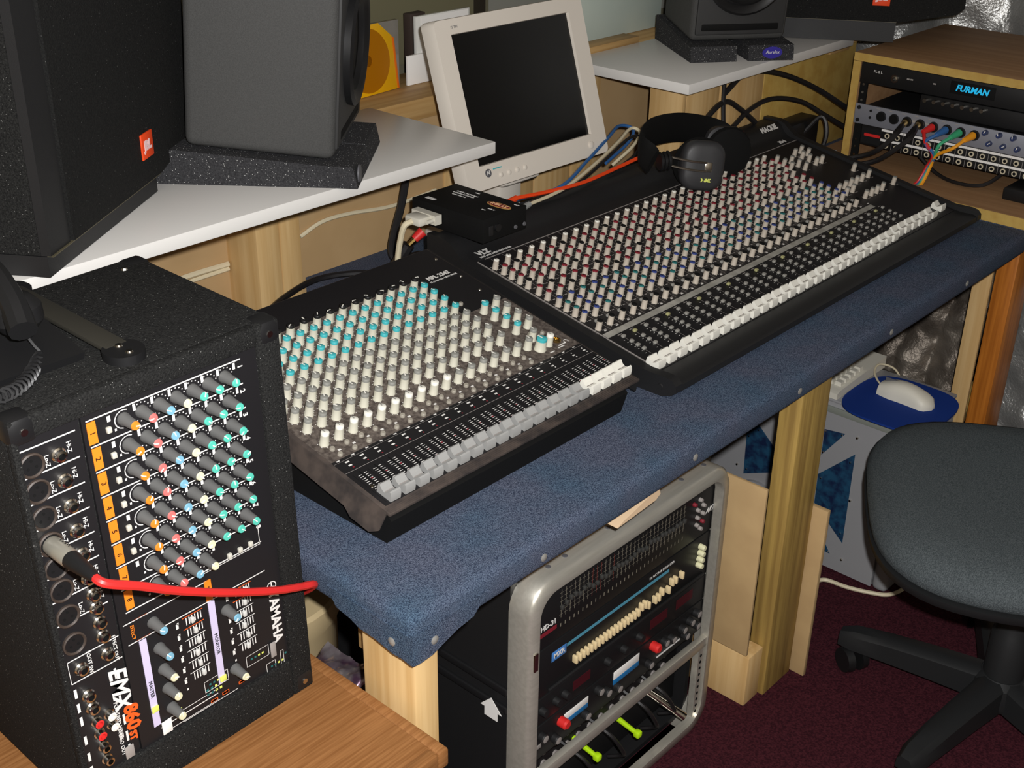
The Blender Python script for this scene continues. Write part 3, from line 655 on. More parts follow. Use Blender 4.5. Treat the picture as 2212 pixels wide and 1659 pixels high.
for x0, x1, z in ((-.19, -.115, .7575), (-.255, -.19, .606), (-.255, -.19, .5915), (-.235, -.165, .590)): et(x0, x1, z-.0004, z+.0004)
et(-.1155, -.1147, .7575, .779)
for z in (.739, .7125): et(-.344, -.289, z-.0006, z+.0006, y=EY+.005)
et(-.3446, -.344, .7125, .739, y=EY+.005)
for z in (.70, .682, .665, .64, .618, .60): et(-.344, -.341, z-.006, z+.005, y=EY+.005); et(-.3005, -.298, z-.009, z+.004, y=EY+.005)
part('panel_print', bm, [M_PRINT, M_ORD, M_LIME, M_GREENC, M_MATTE], ex, kind='stuff')
for k in range(8):
    z = .9775-RDZ*k
    bm = nbm(); box(bm, -.2825+.0009*k, -.2735+.0009*k, PY-.0006, PY, z-RDZ+.0025, z-.002); part('channel_number_plate', bm, M_OR, ex)
    letter(str(k+1), .0075, M_MATTE, ex, FE(-.278+.0009*k, z-RDZ/2, PY-.0009))
    letter(str(k+1), .0078, M_PRINT, ex, FE(-.1145, z-.008), bold=.0002)
for z0, z1, x0, x1, m, nm in ((.606, .7195, -.2695, -.2615, M_LILAC, 'label_strip'), (.61, .7205, -.187, -.179, M_LILAC, 'label_strip'), (.7225, .7475, -.188, -.18, M_OR, 'channel_number_plate')):
    bm = nbm(); box(bm, x0, x1, PY-.0008, PY, z0, z1); part(nm, bm, m, ex)
letter('MASTER', .006, M_MATTE, ex, FE(-.2655, .655, PY-.001)); letter('MONITOR', .006, M_MATTE, ex, FE(-.183, .664, PY-.001)); letter('9/10', .006, M_MATTE, ex, FE(-.184, .735, PY-.001))
letter('EFFECT', .0055, M_OR, ex, FE(-.274, .734))
EBTN = btn_mesh('button', .005, .006, .004, mat('ivory_button', lin(196, 194, 182), .5))
for k in range(6): inst('button', EBTN, ex, Matrix.Translation((-.2625+.0007*k, PY, RZ0-.004-RDZ*k)) @ RYN)
for i in range(3): inst('button', EBTN, ex, Matrix.Translation((-.1545+.0135*i, PY, .7635+.0005*i)) @ RYN)
SLC = btn_mesh('slider_cap', .004, .0065, .004, mat('slider_ivory', lin(200, 200, 196), .5))
for x in (-.215, -.153):
    for k in range(6): inst('slider_cap', SLC, ex, Matrix.Translation((x+.009+random.uniform(-.004, .004), PY, .712-.0145*k)) @ RYN)
JP = EY+.0055
bm = nbm(); lathe(bm, [(.0122, 0), (.0122, .0022), (.0108, .003), (.0095, .0015), (.0093, .001), (0, .001)], seg=20, mis=[0, 0, 0, 1, 1, 1])
for a in (90, 210, 330): cyl(bm, (.0045*math.cos(math.radians(a)), .0045*math.sin(math.radians(a)), .001), (.0045*math.cos(math.radians(a)), .0045*math.sin(math.radians(a)), .0014), .0015, seg=6, mi=2)
XLR = finish(bm, 'microphone_socket', [mat('socket_rim', lin(62, 52, 46), .5), M_BLK, M_MATTE])
for k, z in enumerate((.957, .930, .9015, .873, .846, .820, .79, .757)): inst('microphone_socket', XLR, ex, Matrix.Translation((-.3355+.0006*(k-4), JP, z)) @ RYN)
bm = nbm(); lathe(bm, [(.0072, 0), (.0072, .002), (.0058, .0035), (.0055, .0068), (.0034, .0075), (.0034, .002), (0, .002)], seg=14, mis=[0, 0, 0, 0, 1, 1, 1]); EJ = finish(bm, 'jack_socket', [M_CHROME, M_MATTE])
for x, z in [(-.3125+.0008*k, .957-.0273*k) for k in range(6)]+[(-.3065, .80), (-.306, .784), (-.3055, .766), (-.305, .749), (-.3325, .7255), (-.304, .7265), (-.331, .691), (-.3295, .674)]:
    inst('jack_socket', EJ, ex, Matrix.Translation((x, JP, z)) @ RYN)
bm = nbm(); lathe(bm, [(.006, 0), (.006, .002), (.0048, .0025), (.0048, .0085), (.003, .009), (.003, .003), (0, .003)], seg=12, mis=[0, 0, 0, 1, 1, 2, 2]); RCA = {c: finish(b_, 'phono_socket', [M_CHROME, m, M_MATTE]) for c, m, b_ in (('r', M_REDC, bm.copy()), ('w', M_WHC, bm.copy()), ('c', M_CHROME, bm))}
for x, z, c in ((-.3285, .656, 'r'), (-.328, .640, 'r'), (-.3265, .622, 'c'), (-.3255, .604, 'c'), (-.3145, .656, 'w'), (-.3135, .642, 'w')):
    inst('phono_socket', RCA[c], ex, Matrix.Translation((x, JP, z)) @ RYN)
for k in range(7):
    letter('Hi-Z', .0062, M_PRINT, ex, FE(-.3015+.0006*k, .960-.0273*k, JP-.0004)); letter('Lo-Z', .0062, M_PRINT, ex, FE(-.3235+.0006*k, .955-.0273*k, JP-.0004))
letter('EMX', .0265, M_PRINT, ex, FE(-.2985, .679, JP-.0012), bold=.0006, shear=.3)
letter('860', .0215, M_ORD, ex, FE(-.2915, .637, JP-.0014), bold=.0009, shear=.12)
letter('ST', .0110, M_ORD, ex, FE(-.2935, .6125, JP-.0014), bold=.0005)
letter('POWERED MIXER', .0062, M_PRINT, ex, FE(-.3055, .640, JP-.0006)); letter('STEREO OUT', .006, M_PRINT, ex, FE(-.3065, .612, JP-.0006)); letter('FOOT SW', .006, M_PRINT, ex, FE(-.3225, .727, JP-.0006)); letter('EFFECT OUT', .0055, M_PRINT, ex, FE(-.2945, .727, JP-.0006))
letter('YAMAHA', .0172, M_PRINT, ex, FE(-.1055, .6545), bold=.0005)
bm = nbm()
for a in range(24):
    t0, t1 = 2*math.pi*a/24, 2*math.pi*(a+1)/24
    quad(bm, [(-.1065+r_*math.cos(t), PY-.0004, .6965+r_*math.sin(t)) for t, r_ in ((t0, .0064), (t1, .0064), (t1, .0053), (t0, .0053))])
for a in range(3):
    t = math.radians(90+120*a); d_ = V((math.cos(t), 0, math.sin(t))); n_ = V((-math.sin(t), 0, math.cos(t)))*.0007; c_ = V((-.1065, PY-.0004, .6965)); quad(bm, [c_-n_, c_+n_, c_+d_*.0055+n_, c_+d_*.0055-n_])
part('emblem', bm, M_PRINT, ex)
for x0, x1, z0, z1, m in ((-.2615, -.250, .5905, .607, M_PAPER), (-.2695, -.2615, .6255, .633, M_LIME), (-.186, -.178, .6125, .62, M_LIME), (-.2425, -.236, .6025, .612, M_LIME), (-.118, -.111, .604, .624, M_PRINTG), (-.306, -.296, .589, .604, M_PRINTG)):
    bm = nbm(); box(bm, x0, x1, PY-.0025, PY-.0012, z0, z1, .0003); part('sticker', bm, m, ex)
# carrying handle on the upturned end
bm = nbm(); box(bm, -.229, -.205, .175, .372, ET+.004, ET+.0095, .002); part('carry_handle', bm, M_LEATHER, ex)
for y in (.165, .372):
    bm = nbm(); prism(bm, rrect(-.2355, -.198, y-.021, y+.021, .0185), lambda a, b, d: V((a, b, d)), ET-.0005, ET+.009); c_ = part('handle_cap', bm, M_BLK, ex)
    for dy in (-.010, .008):
        bm = nbm(); cyl(bm, (-.2165, y+dy, ET+.009), (-.2165, y+dy, ET+.0106), .004, .003, 10); part('screw', bm, M_CHROME, c_)
bm = nbm(); cyl(bm, (-.10, .35, ET), (-.10, .35, ET+.002), .004, .003, 8); part('screw', bm, M_CHROME, ex)

ex.location.x += .006; ex.location.z += .0028; ex.rotation_euler.y = math.radians(-1.2)   # it leans very slightly on its end

# microphone plug and red lead
mp_ = thing('microphone_lead', (-.337, .1, .873), 'red microphone lead with a silver plug in the powered mixer', 'cable')
bm = nbm(); lathe(bm, [(.0088, 0), (.0092, .004), (.0092, .030), (.0082, .034)], M=Matrix.Translation((-.337, .131, .873)) @ RYN, seg=16); pl_ = part('plug', bm, mat('satin_nickel', lin(200, 196, 182), .35, .7), mp_)
letter('GOLD', .0055, M_MATTE, pl_, frame((-.3335, .113, .8816), (0, -1, 0), (1, 0, .4)), name='plug_lettering')
bm = nbm(); lathe(bm, [(.0088, 0), (.008, .012), (.0058, .034), (.0045, .04)], M=Matrix.Translation((-.337, .098, .873)) @ RYN, seg=14); part('strain_relief', bm, M_BLK, mp_)
bm = nbm(); tube(bm, [(-.337, .064, .873), (-.333, .050, .869), (-.301, .052, .848), (-.266, .059, .821), (-.222, .068, .79), (-.174, .078, .759), (-.128, .087, .732), (-.093, .096, .713), (-.064, .108, .695), (-.047, .15, .655), (-.043, .22, .60)], .0043, 9, 8); part('lead', bm, M_REDC, mp_)

# telephone on top
ph = thing('telephone', (-.30, .23, ET), 'black desk telephone with curly cord on top of the powered mixer', 'telephone')
bm = nbm(); prism(bm, [(.345, 0), (.19, 0), (.186, .010), (.25, .022), (.345, .032)], lambda a, b, d: V((d, a, ET+.0005+b)), -.372, -.248); part('base', bm, M_BLK, ph)
bm = nbm(); tube(bm, [(-.302, .355, ET+.066), (-.290, .315, ET+.078), (-.285, .27, ET+.078), (-.290, .225, ET+.062), (-.298, .195, ET+.045)], .013, 10); h_ = part('handset', bm, M_BLK, ph)
bm = nbm(); lathe(bm, [(0, -.016), (.016, -.014), (.0235, -.004), (.0225, .01), (.014, .019), (0, .022)], M=Matrix.Translation((-.286, .228, ET+.047)), seg=16); part('earpiece', bm, M_BLK, h_)
bm = nbm(); lathe(bm, [(0, -.016), (.016, -.014), (.0245, -.004), (.0235, .01), (.014, .019), (0, .022)], M=Matrix.Translation((-.30, .35, ET+.055)), seg=16); part('mouthpiece', bm, M_BLK, h_)
bm = nbm(); pts = []
for i in range(130):
    t = i/129; a = i*.85
    pts.append((-.283-.09*t+.0055*math.cos(a), .205-.045*math.sin(t*2.4)+.004*math.sin(a)*.6, ET+.010+.0055*math.sin(a)))
tube(bm, [(-.284, .225, ET+.03), (-.281, .213, ET+.018)]+pts, .0019, 5, 1); part('curly_cord', bm, M_BLK, ph)

# ================================================================== loudspeakers
def rot_frame(o, ang): return Matrix.Translation(o) @ Matrix.Rotation(ang, 4, 'Z')
TH = math.radians(34.5)
def nearfield(F, tilt, label, hw=.105, dp=.222):
    """local: x lateral, y backwards, z up; front face at y=0."""
    F = F @ Matrix.Rotation(tilt, 4, 'X'); o = thing('studio_monitor', F.translation, label, 'loudspeaker', group='grey studio monitors on foam pads')
    bm = nbm(); box(bm, -hw, hw, .004, dp, 0, .36, .013, seg=3); part('cabinet', bm, M_SPK, o, F)
    bm = nbm(); box(bm, .009-hw, hw-.009, .0, .006, .014, .35, .004); part('baffle', bm, mat('dark_baffle', lin(52, 52, 52), .6), o, F)
    bm = nbm(); lathe(bm, [(.088, 0), (.089, .010), (.084, .014), (.077, .012), (.070, .006), (.066, .008), (.060, -.002), (.026, -.018), (.024, -.014), (0, -.008)], M=Matrix.Translation((0, 0, .145)) @ Matrix.Rotation(math.pi/2, 4, 'X'), seg=40); part('woofer', bm, M_BLK, o, F)
    bm = nbm(); lathe(bm, [(.034, 0), (.034, .004), (.018, .001), (.013, .006), (0, .009)], M=Matrix.Translation((0, 0, .29)) @ Matrix.Rotation(math.pi/2, 4, 'X'), seg=24); part('tweeter', bm, M_BLK, o, F)
    bm = nbm(); box(bm, -.085, .085, -.0008, .004, .022, .038, .003); part('port_slot', bm, M_MATTE, o, F)
    return o
def pads(F, side):
    for i, (x0, x1) in enumerate(((-.112, .006), (.010, .130)) if side == 'left' else ((-.112, -.012), (.014, .114))):
        o = thing('foam_pad', F @ V(((x0+x1)/2, .14, 0)), '%s foam wedge under the %s grey studio monitor' % (('left-hand', 'right-hand')[i], side), 'foam pad', group='foam wedges under the studio monitors')
        pe = .262 if side == 'left' else .215
        bm = nbm(); prism(bm, [(-.032, 0), (pe, 0), (pe, .052), (pe-.017, .052), (.02, .033), (-.026, .031)], lambda a, b, d: V((d, a, b)), x0, x1); part('wedge', bm, M_FOAM, o, F, ang=20)
        if side == 'left' and i == 0:
            bm = nbm(); lathe(bm, [(.013, 0), (.013, .002), (.011, .003), (0, .003)], M=Matrix.Translation((-.09, -.0305, .0165)) @ Matrix.Rotation(math.pi/2, 4, 'X'), seg=24); part('emblem', bm, M_GREYD, o, F)
        if side == 'right' and i == 1:
            bm = nbm(); lathe(bm, [(.022, 0), (.022, .001), (0, .001)], M=Matrix.Translation((.065, -.0315, .0165)) @ Matrix.Rotation(math.pi/2, 4, 'X') @ Matrix.Diagonal((1, .55, 1, 1)), seg=28); part('emblem', bm, M_VIOLET, o, F)
            letter('Auralex', .0095, M_PRINT, o, F @ frame((.065, -.0335, .0175), (1, 0, 0), (0, 0, 1)), shear=.2)
FL = rot_frame((.446, .6185, .95), math.radians(40))
pads(FL, 'left')
nearfield(FL @ Matrix.Translation((.02, 0, .0345)), math.radians(4.75), 'grey studio monitor with black woofer on foam behind the left shelf edge', .117)
FR = rot_frame((1.515, .612, .95), -math.radians(36.5))
pads(FR, 'right')
nearfield(FR @ Matrix.Translation((0, 0, .0345)), math.radians(4.75), 'grey studio monitor with black woofer on foam on the right shelf', .105, .19)
def jbl(F, h0, label):
    o = thing('pa_speaker', F.translation, label, 'loudspeaker', group='black PA speakers on the shelves'); e = h0-.026
    g = lambda a, b, d: V((a, d, b))
    bm = nbm(); prism(bm, [(0, 0), (.331, 0), (.331, h0), (.0, h0)], g, .004, .19); part('plinth', bm, M_BLKM, o, F)
    bm = nbm(); prism(bm, [(0, .027+e), (.335, .027+e), (.452, .048+e), (.472, .06+e), (.472, .52), (0, .52)], g, .012, .2); part('cabinet', bm, M_FELT, o, F, ang=25)
    bm = nbm(); prism(bm, [(.055, .027+e), (.335, .027+e), (.455, .049+e), (.470, .062+e), (.470, .515), (.055, .515)], g, -.004, .0115); part('grille', bm, M_GRILLE, o, F, ang=25)
    bm = nbm(); prism(bm, [(.0, .027+e), (.051, .027+e), (.051, .515), (.0, .515)], g, -.001, .0115); part('side_trim', bm, M_BLKM, o, F, ang=25)
    bm = nbm(); prism(bm, [(.0, .0262+e), (.331, .0262+e), (.331, .0272+e), (0, .0272+e)], g, -.004, .004); part('trim_line', bm, mat('olive_trim', lin(92, 86, 66), .5), o, F)
    bx = .2925
    bm = nbm(); box(bm, bx-.0185, bx+.0185, -.0065, -.004, .0615+e, .0965+e, .0006); b_ = part('badge', bm, M_BADGE, o, F)
    letter('JBL', .0175, M_BADGEP, b_, F @ frame((bx, -.0068, .079+e), (1, 0, 0), (0, 0, 1)), bold=.0011, name='badge_lettering')
    for x in (.05, .28):
        bm = nbm(); cyl(bm, (x, .03, 0), (x, .03, -.0005), .01, seg=10); part('foot', bm, M_BLK, o, F)
    return o
jbl(Matrix(((.824, -.567, 0, -.098), (.567, .824, 0, .524), (0, 0, 1, .951), (0, 0, 0, 1))), .026, 'black grilled loudspeaker with orange badge at the far left of the left shelf')
u2 = V((.526, -.850, 0)); jbl(Matrix(((u2.x, -u2.y, 0, 1.722), (u2.y, u2.x, 0, .73), (0, 0, 1, .951), (0, 0, 0, 1))), .044, 'black grilled loudspeaker behind the wooden rack at the end of the right shelf')

# ================================================================== flat monitor
mo = thing('computer_monitor', (.932, .77, ZD), 'beige flat computer monitor with a black screen between the two white shelves', 'monitor')
uM, vM = V((1, -.0227, .001)), V((.006, .300, .954))
FM = frame((.932, .691, .974), uM, vM)
def ring(bm, o, i, zo, zi, mi=0):
    A = [bm.verts.new((x, y, zo)) for x, y in o]; B = [bm.verts.new((x, y, zi)) for x, y in i]
    n = len(A)
    for k in range(n): f = bm.faces.new((A[k], A[(k+1) % n], B[(k+1) % n], B[k])); f.material_index = mi
    return A, B
SO = rrect(-.1885, .1915, -.1555, .1405, .010, 4); SI = [(x*0+(-.1525 if x < 0 else .1525), (-.1145 if y < 0 else .1145)) for x, y in SO]
bm = nbm()
ring(bm, SO, SI, .004, .003); ring(bm, SI, [(x*.992, y*.99) for x, y in SI], .003, -.004)
ring(bm, [(x*1.0, y) for x, y in SO], [(x*1.015, y*1.01) for x, y in SO], .004, -.006); ring(bm, [(x*1.015, y*1.01) for x, y in SO], [(x*1.015, y*1.01) for x, y in SO], -.006, -.026)
A, B = ring(bm, [(x*1.015, y*1.01) for x, y in SO], [(x*.8, y*.8) for x, y in SO], -.026, -.055); bm.faces.new(B)
bmesh.ops.remove_doubles(bm, verts=bm.verts, dist=1e-5)
part('bezel', bm, M_BEIGE, mo, FM, ang=30)
bm = nbm(); box(bm, -.152, .152, -.114, .114, -.006, -.003); part('screen', bm, M_SCREEN, mo, FM)
bm = nbm(); lathe(bm, [(.007, 0), (.007, .002), (.005, .003), (0, .003)], M=Matrix.Translation((.145, -.134, .0035)), seg=16); part('power_button', bm, M_BEIGE, mo, FM)
for i in range(4):
    bm = nbm(); lathe(bm, [(.0045, 0), (.0045, .0015), (.003, .0025), (0, .0025)], M=Matrix.Translation((-.105+.021*i, -.138, .0035)), seg=12); part('menu_button', bm, M_BEIGE, mo, FM)
bm = nbm(); lathe(bm, [(.0075, 0), (.0075, .0006), (0, .0006)], M=Matrix.Translation((-.135, -.129, .0036)), seg=20); lg = part('logo_disc', bm, M_GREYD, mo, FM)
letter('N', .010, M_PRINT, lg, FM @ Matrix.Translation((-.135, -.129, .0044)), bold=.0003, name='logo_lettering')
bm = nbm(); box(bm, -.122, -.10, -.1255, -.1235, .0034, .0042); part('logo_bar', bm, M_TEAL, mo, FM)
letter('15 TFT', .006, M_GREYD, mo, FM @ Matrix.Translation((-.143, .126, .0042)))
bm = nbm(); box(bm, -.05, .05, -.17, -.04, -.075, -.05, .008); part('neck', bm, M_BEIGE, mo, FM)
bm = nbm(); box(bm, .82, 1.04, .70, .845, ZD+.0005, ZD+.02, .008); box(bm, .90, .965, .72, .79, ZD+.018, .86, .008); part('stand', bm, M_BEIGE, mo)

# ================================================================== connection box on the big mixer
di = thing('connection_box', (.67, .56, .801), 'black connection box with red oval logo lying on the back of the large mixer', 'converter box')
bm = nbm(); box(bm, .622, .728, .50, .665, .8055, .846, .0015); part('case', bm, M_MATTE, di)
FD = lambda x, y: frame((x, y, .8463), (0, -1, 0), (1, 0, 0))
bm = nbm(); lathe(bm, [(.026, 0), (.026, .0006), (0, .0006)], M=FD(.693, .531) @ Matrix.Diagonal((1, .36, 1, 1)), seg=28); em = part('emblem', bm, mat('gold_rim', lin(206, 160, 90), .5), di)
bm = nbm(); lathe(bm, [(.0235, 0), (.0235, .0006), (0, .0006)], M=FD(.693, .531) @ Matrix.Translation((0, 0, .0004)) @ Matrix.Diagonal((1, .30, 1, 1)), seg=28); part('emblem_field', bm, M_RED, em)
letter('ROLLS', .0125, mat('gold_letter', lin(250, 200, 150), .5), di, FD(.693, .531) @ Matrix.Translation((0, 0, .0013)), bold=.0003)
for t, x, y, z in (('DIGITAL PATCHBAY', .70, .61, .0055), ('INTERFACE SYSTEM', .692, .612, .0055), ('optical adat bus', .684, .615, .005), ('MIDI', .714, .60, .005), ('INPUT', .67, .527, .005), ('PWR', .66, .535, .004), ('OUT', .715, .512, .005)): letter(t, z, M_PRINT, di, FD(x, y))
bm = nbm(); box(bm, .636, .644, .628, .648, .8462, .8466); part('sticker', bm, M_PAPER, di)
for x in (.70, .722):
    bm = nbm(); cyl(bm, (x, .5005, .815), (x, .498, .815), .004, .003, 10); part('screw', bm, M_GREYD, di)
bm = nbm(); cyl(bm, (.655, .5005, .826), (.655, .496, .826), .007, .0065, 14); part('socket', bm, M_BLK, di)
bm = nbm(); box(bm, .635, .645, .4985, .5005, .815, .832, .001); part('socket', bm, M_BLKM, di)
ds = thing('serial_cable', (.60, .61, .82), 'ivory cable with wide trapezoid plug at the left end of the black connection box', 'cable')
bm = nbm(); prism(bm, [(.648, 0), (.648, .016), (.592, .016), (.592, 0)], lambda a, b, d: V((d, a, .818+b)), .605, .6195)
prism(bm, [(.640, .001), (.626, .001), (.618, -.022), (.636, -.03)], lambda a, b, d: V((.606+b, a, d)), .8185, .8335) if False else box(bm, .578, .606, .602, .638, .8185, .8335, .004)
part('plug', bm, M_KEY, ds)
for y in (.597, .643):
    bm = nbm(); cyl(bm, (.6195, y, .826), (.590, y, .826), .0034, seg=10); part('thumb_screw', bm, M_KEY, ds)
bm = nbm(); tube(bm, [(.578, .62, .826), (.566, .625, .82), (.566, .635, .795), (.568, .645, .76), (.57, .65, .72), (.575, .66, .69)], .0052, 9); part('lead', bm, M_CABW, ds)
rj = thing('speaker_plug', (.60, .655, .80), 'black cable with red and brass plug at the back corner of the large mixer', 'cable')
bm = nbm(); cyl(bm, (.612, .63, .797), (.598, .636, .785), .009, .007, 12); part('red_collar', bm, M_REDC, rj)
bm = nbm(); cyl(bm, (.598, .636, .785), (.588, .64, .777), .006, .006, 10); part('brass_ring', bm, M_BRASS, rj)
bm = nbm(); tube(bm, [(.588, .64, .777), (.58, .65, .755), (.585, .67, .73), (.60, .69, .70), (.62, .70, .69)], .011, 9); part('boot', bm, M_CABK, rj)

# ================================================================== headphones on the big mixer
hp = thing('headphones', (1.2, .52, .78), 'black studio headphones with chrome yokes lying on the large mixer', 'headphones')
def cup(M, par, front):
    bm = nbm(); R_ = []
    for k_, z_ in ((.8, -.013), (1, -.010), (1.02, 0), (1, .006), (.93, .011), (.8, .0138), (.4, .015)): R_.append([bm.verts.new((a*k_, b*k_, z_)) for a, b in rrect(-.041, .041, -.046, .046, .027, 7)])
    for A_, B_ in zip(R_, R_[1:]):
        for k in range(len(A_)): bm.faces.new((A_[k], A_[(k+1) % len(A_)], B_[(k+1) % len(A_)], B_[k]))
    bm.faces.new(R_[0][::-1]); bm.faces.new(R_[-1]); c_ = part('earcup', bm, mat('earcup_grey', lin(50, 50, 52), .5), par, M, ang=60)
    bm = nbm(); lathe(bm, [(.03, 0), (.046, .004), (.05, .012), (.044, .022), (.028, .024)], M=Matrix.Translation((0, 0, -.036)), seg=24); part('ear_cushion', bm, M_MATTE, c_, M)
    if not front: return c_
    for sx in (-.008, .008):
        bm = nbm(); tube(bm, [(.004, sx, .0155), (-.028, sx+.002, .019), (-.062, sx+.006, .015), (-.092, sx+.012, .004), (-.112, sx*.5+.016, -.008)], .0022, 7); part('yoke_wire', bm, M_CHROME, c_, M)
    bm = nbm(); box(bm, .0, .016, -.010, .010, .012, .0165, .003); part('yoke_clamp', bm, M_CHROME, c_, M)
    return c_
MC = frame((1.172, .452, .827), (.80, -.54, -.10), (.10, .05, 1.0)) @ Matrix.Rotation(math.radians(-6), 4, 'Y')
cc = cup(MC, hp, True)
letter('\u00bb3\u00ab', .012, M_LIME, cc, MC @ Matrix.Translation((.006, -.024, .0146)), bold=.0008, name='earcup_lettering')
MC2 = frame((1.325, .505, .815), (-.80, .54, .06), (.1, .05, 1.0)); cup(MC2, hp, False)
bm = nbm()
P = smooth([(1.058, .485, .852), (1.068, .52, .869), (1.141, .556, .874), (1.255, .575, .860), (1.345, .568, .838), (1.385, .545, .82), (1.372, .512, .808)], 6)
rings = []
for i, p in enumerate(P):
    d = (P[min(i+1, len(P)-1)]-P[max(i-1, 0)]).normalized(); n_ = V((0, 0, 1)); n_ = (n_-d*n_.dot(d)).normalized(); b_ = d.cross(n_)
    rings.append([bm.verts.new(p+n_*(.029*math.cos(t))+b_*(.0065*math.sin(t))) for t in [2*math.pi*k/12 for k in range(12)]])
for a_, b_ in zip(rings, rings[1:]):
    for k in range(12): bm.faces.new((a_[k], a_[(k+1) % 12], b_[(k+1) % 12], b_[k]))
bm.faces.new(rings[0][::-1]); bm.faces.new(rings[-1]); part('headband', bm, M_MATTE, hp)
for k in range(3):
    bm = nbm(); lathe(bm, [(.015, 0), (.018, .003), (.015, .006)], M=frame((1.105-.009*k, .481+.002*k, .846), (0, 0, 1), (.5, .86, 0)), seg=14); part('cable_wrap', bm, M_BLK, hp)
bm = nbm(); tube(bm, [(1.34, .575, .81), (1.37, .60, .84), (1.34, .602, .86), (1.32, .598, .84)], .004, 7); part('lead', bm, M_CABK, hp)
bm = nbm(); box(bm, 1.40, 1.475, .548, .594, .8035, .816, .005, M=None)
solo('red_keyring', bm, M_RED, (1.44, .57, .803), 'small dark red pouch lying behind the headphones on the large mixer', 'pouch')

# ================================================================== loose cables on and behind the desk
cable('power_cable', [(.745, .80, .93), (.738, .80, .84), (.722, .80, .775), (.70, .797, .73), (.686, .79, .70), (.69, .78, .685), (.74, .77, .682)], .0075, M_CABK, 'thick black cable hanging from the left shelf behind the small mixer')
cable('signal_cable', [(.20, .66, .70), (.30, .70, .70), (.36, .735, .697), (.43, .775, .692), (.51, .80, .69), (.57, .782, .69), (.61, .74, .69), (.63, .68, .69)], .0055, M_CABK, 'black cable looping along the wall behind the small mixer')
cable('wall_cable', [(.528, .853, .752), (.577, .8505, .768), (.642, .8505, .767), (.744, .8505, .756), (.86, .8505, .760)], .0038, M_CABW, 'thin ivory cable sagging along the hardboard behind the small mixer')
cable('wall_cable', [(.15, .933, .70), (.33, .933, .708), (.428, .933, .707)], .005, M_CABW, 'upper of two ivory cables on the hardboard left of the pine post')
cable('wall_cable', [(.15, .933, .688), (.33, .933, .697), (.428, .933, .698)], .004, M_CABW, 'lower of two ivory cables on the hardboard left of the pine post')
oc = thing('phono_cable', (.73, .553, .83), 'orange cable running from the black connection box towards the headphones', 'cable')
bm = nbm(); cyl(bm, (.728, .553, .832), (.765, .557, .836), .0075, .005, 10); part('plug', bm, M_CABO, oc)
bm = nbm(); tube(bm, [(.765, .557, .836), (.85, .556, .828), (.95, .557, .822), (1.06, .561, .826), (1.13, .558, .832), (1.17, .55, .826)], .0036, 7); part('lead', bm, M_CABO, oc)
gc = thing('phono_cable', (.73, .527, .826), 'grey cable with grey plug looping up beside the orange cable', 'cable')
bm = nbm(); cyl(bm, (.728, .527, .826), (.772, .533, .829), .007, .005, 10); part('plug', bm, M_CABG, gc)
bm = nbm(); tube(bm, [(.772, .533, .829), (.85, .548, .824), (.92, .566, .822), (1.04, .60, .83), (1.15, .635, .84), (1.215, .655, .85), (1.22, .635, .845), (1.16, .607, .835), (1.09, .60, .815)], .0032, 7); part('lead', bm, M_CABW, gc)
cable('phono_cable', [(.735, .60, .815), (.83, .60, .81), (.92, .585, .815), (1.04, .62, .832), (1.14, .65, .85), (1.20, .672, .855), (1.23, .66, .845), (1.19, .64, .83), (1.10, .625, .81)], .0032, M_CABB, 'blue cable looping up between the monitor and the headphones')
cable('phono_cable', [(.735, .585, .81), (.86, .575, .808), (.96, .58, .812), (1.08, .61, .825), (1.17, .625, .845), (1.205, .62, .84), (1.16, .60, .82), (1.06, .585, .806)], .003, M_CABK, 'dark cable looping up beside the blue cable near the headphones')
cable('speaker_cable', [(1.46, .60, .885), (1.53, .60, .915), (1.60, .596, .912), (1.70, .585, .885), (1.79, .56, .845), (1.86, .525, .80), (1.96, .51, .75)], .006, M_CABK, 'upper black cable arching across the yellow plywood to the wooden rack')
cable('speaker_cable', [(1.50, .595, .81), (1.56, .595, .835), (1.64, .59, .846), (1.74, .575, .825), (1.80, .545, .79), (1.86, .52, .755), (1.95, .51, .72)], .0055, M_CABK, 'lower black cable arching across the yellow plywood to the wooden rack')
cable('speaker_cable', [(1.458, .60, .925), (1.458, .598, .87), (1.455, .59, .82), (1.45, .58, .80)], .0048, M_CABK, 'black cable hanging straight down the seam of the shelf support boards')
cable('speaker_cable', [(1.36, .60, .805), (1.41, .60, .85), (1.47, .60, .868), (1.53, .598, .84), (1.58, .59, .805)], .006, M_CABK, 'short black cable hump behind the headphones')
cable('speaker_cable', [(1.66, .58, .72), (1.72, .55, .76), (1.745, .52, .80), (1.74, .50, .76), (1.70, .50, .70)], .005, M_CABK, 'black cable bunched in the corner behind the large mixer')
bm = nbm(); box(bm, 1.665, 1.79, .545, .60, ZD+.001, .79, .01); solo('power_strip', bm, M_BLK, (1.72, .57, ZD), 'black power supply standing in the corner behind the large mixer', 'power supply')
bm = nbm(); box(bm, 1.655, 1.80, .50, .54, .705, .716, .002); solo('white_strip', bm, M_PAPER, (1.73, .52, .705), 'white strip of paper among the cables behind the large mixer', 'paper')

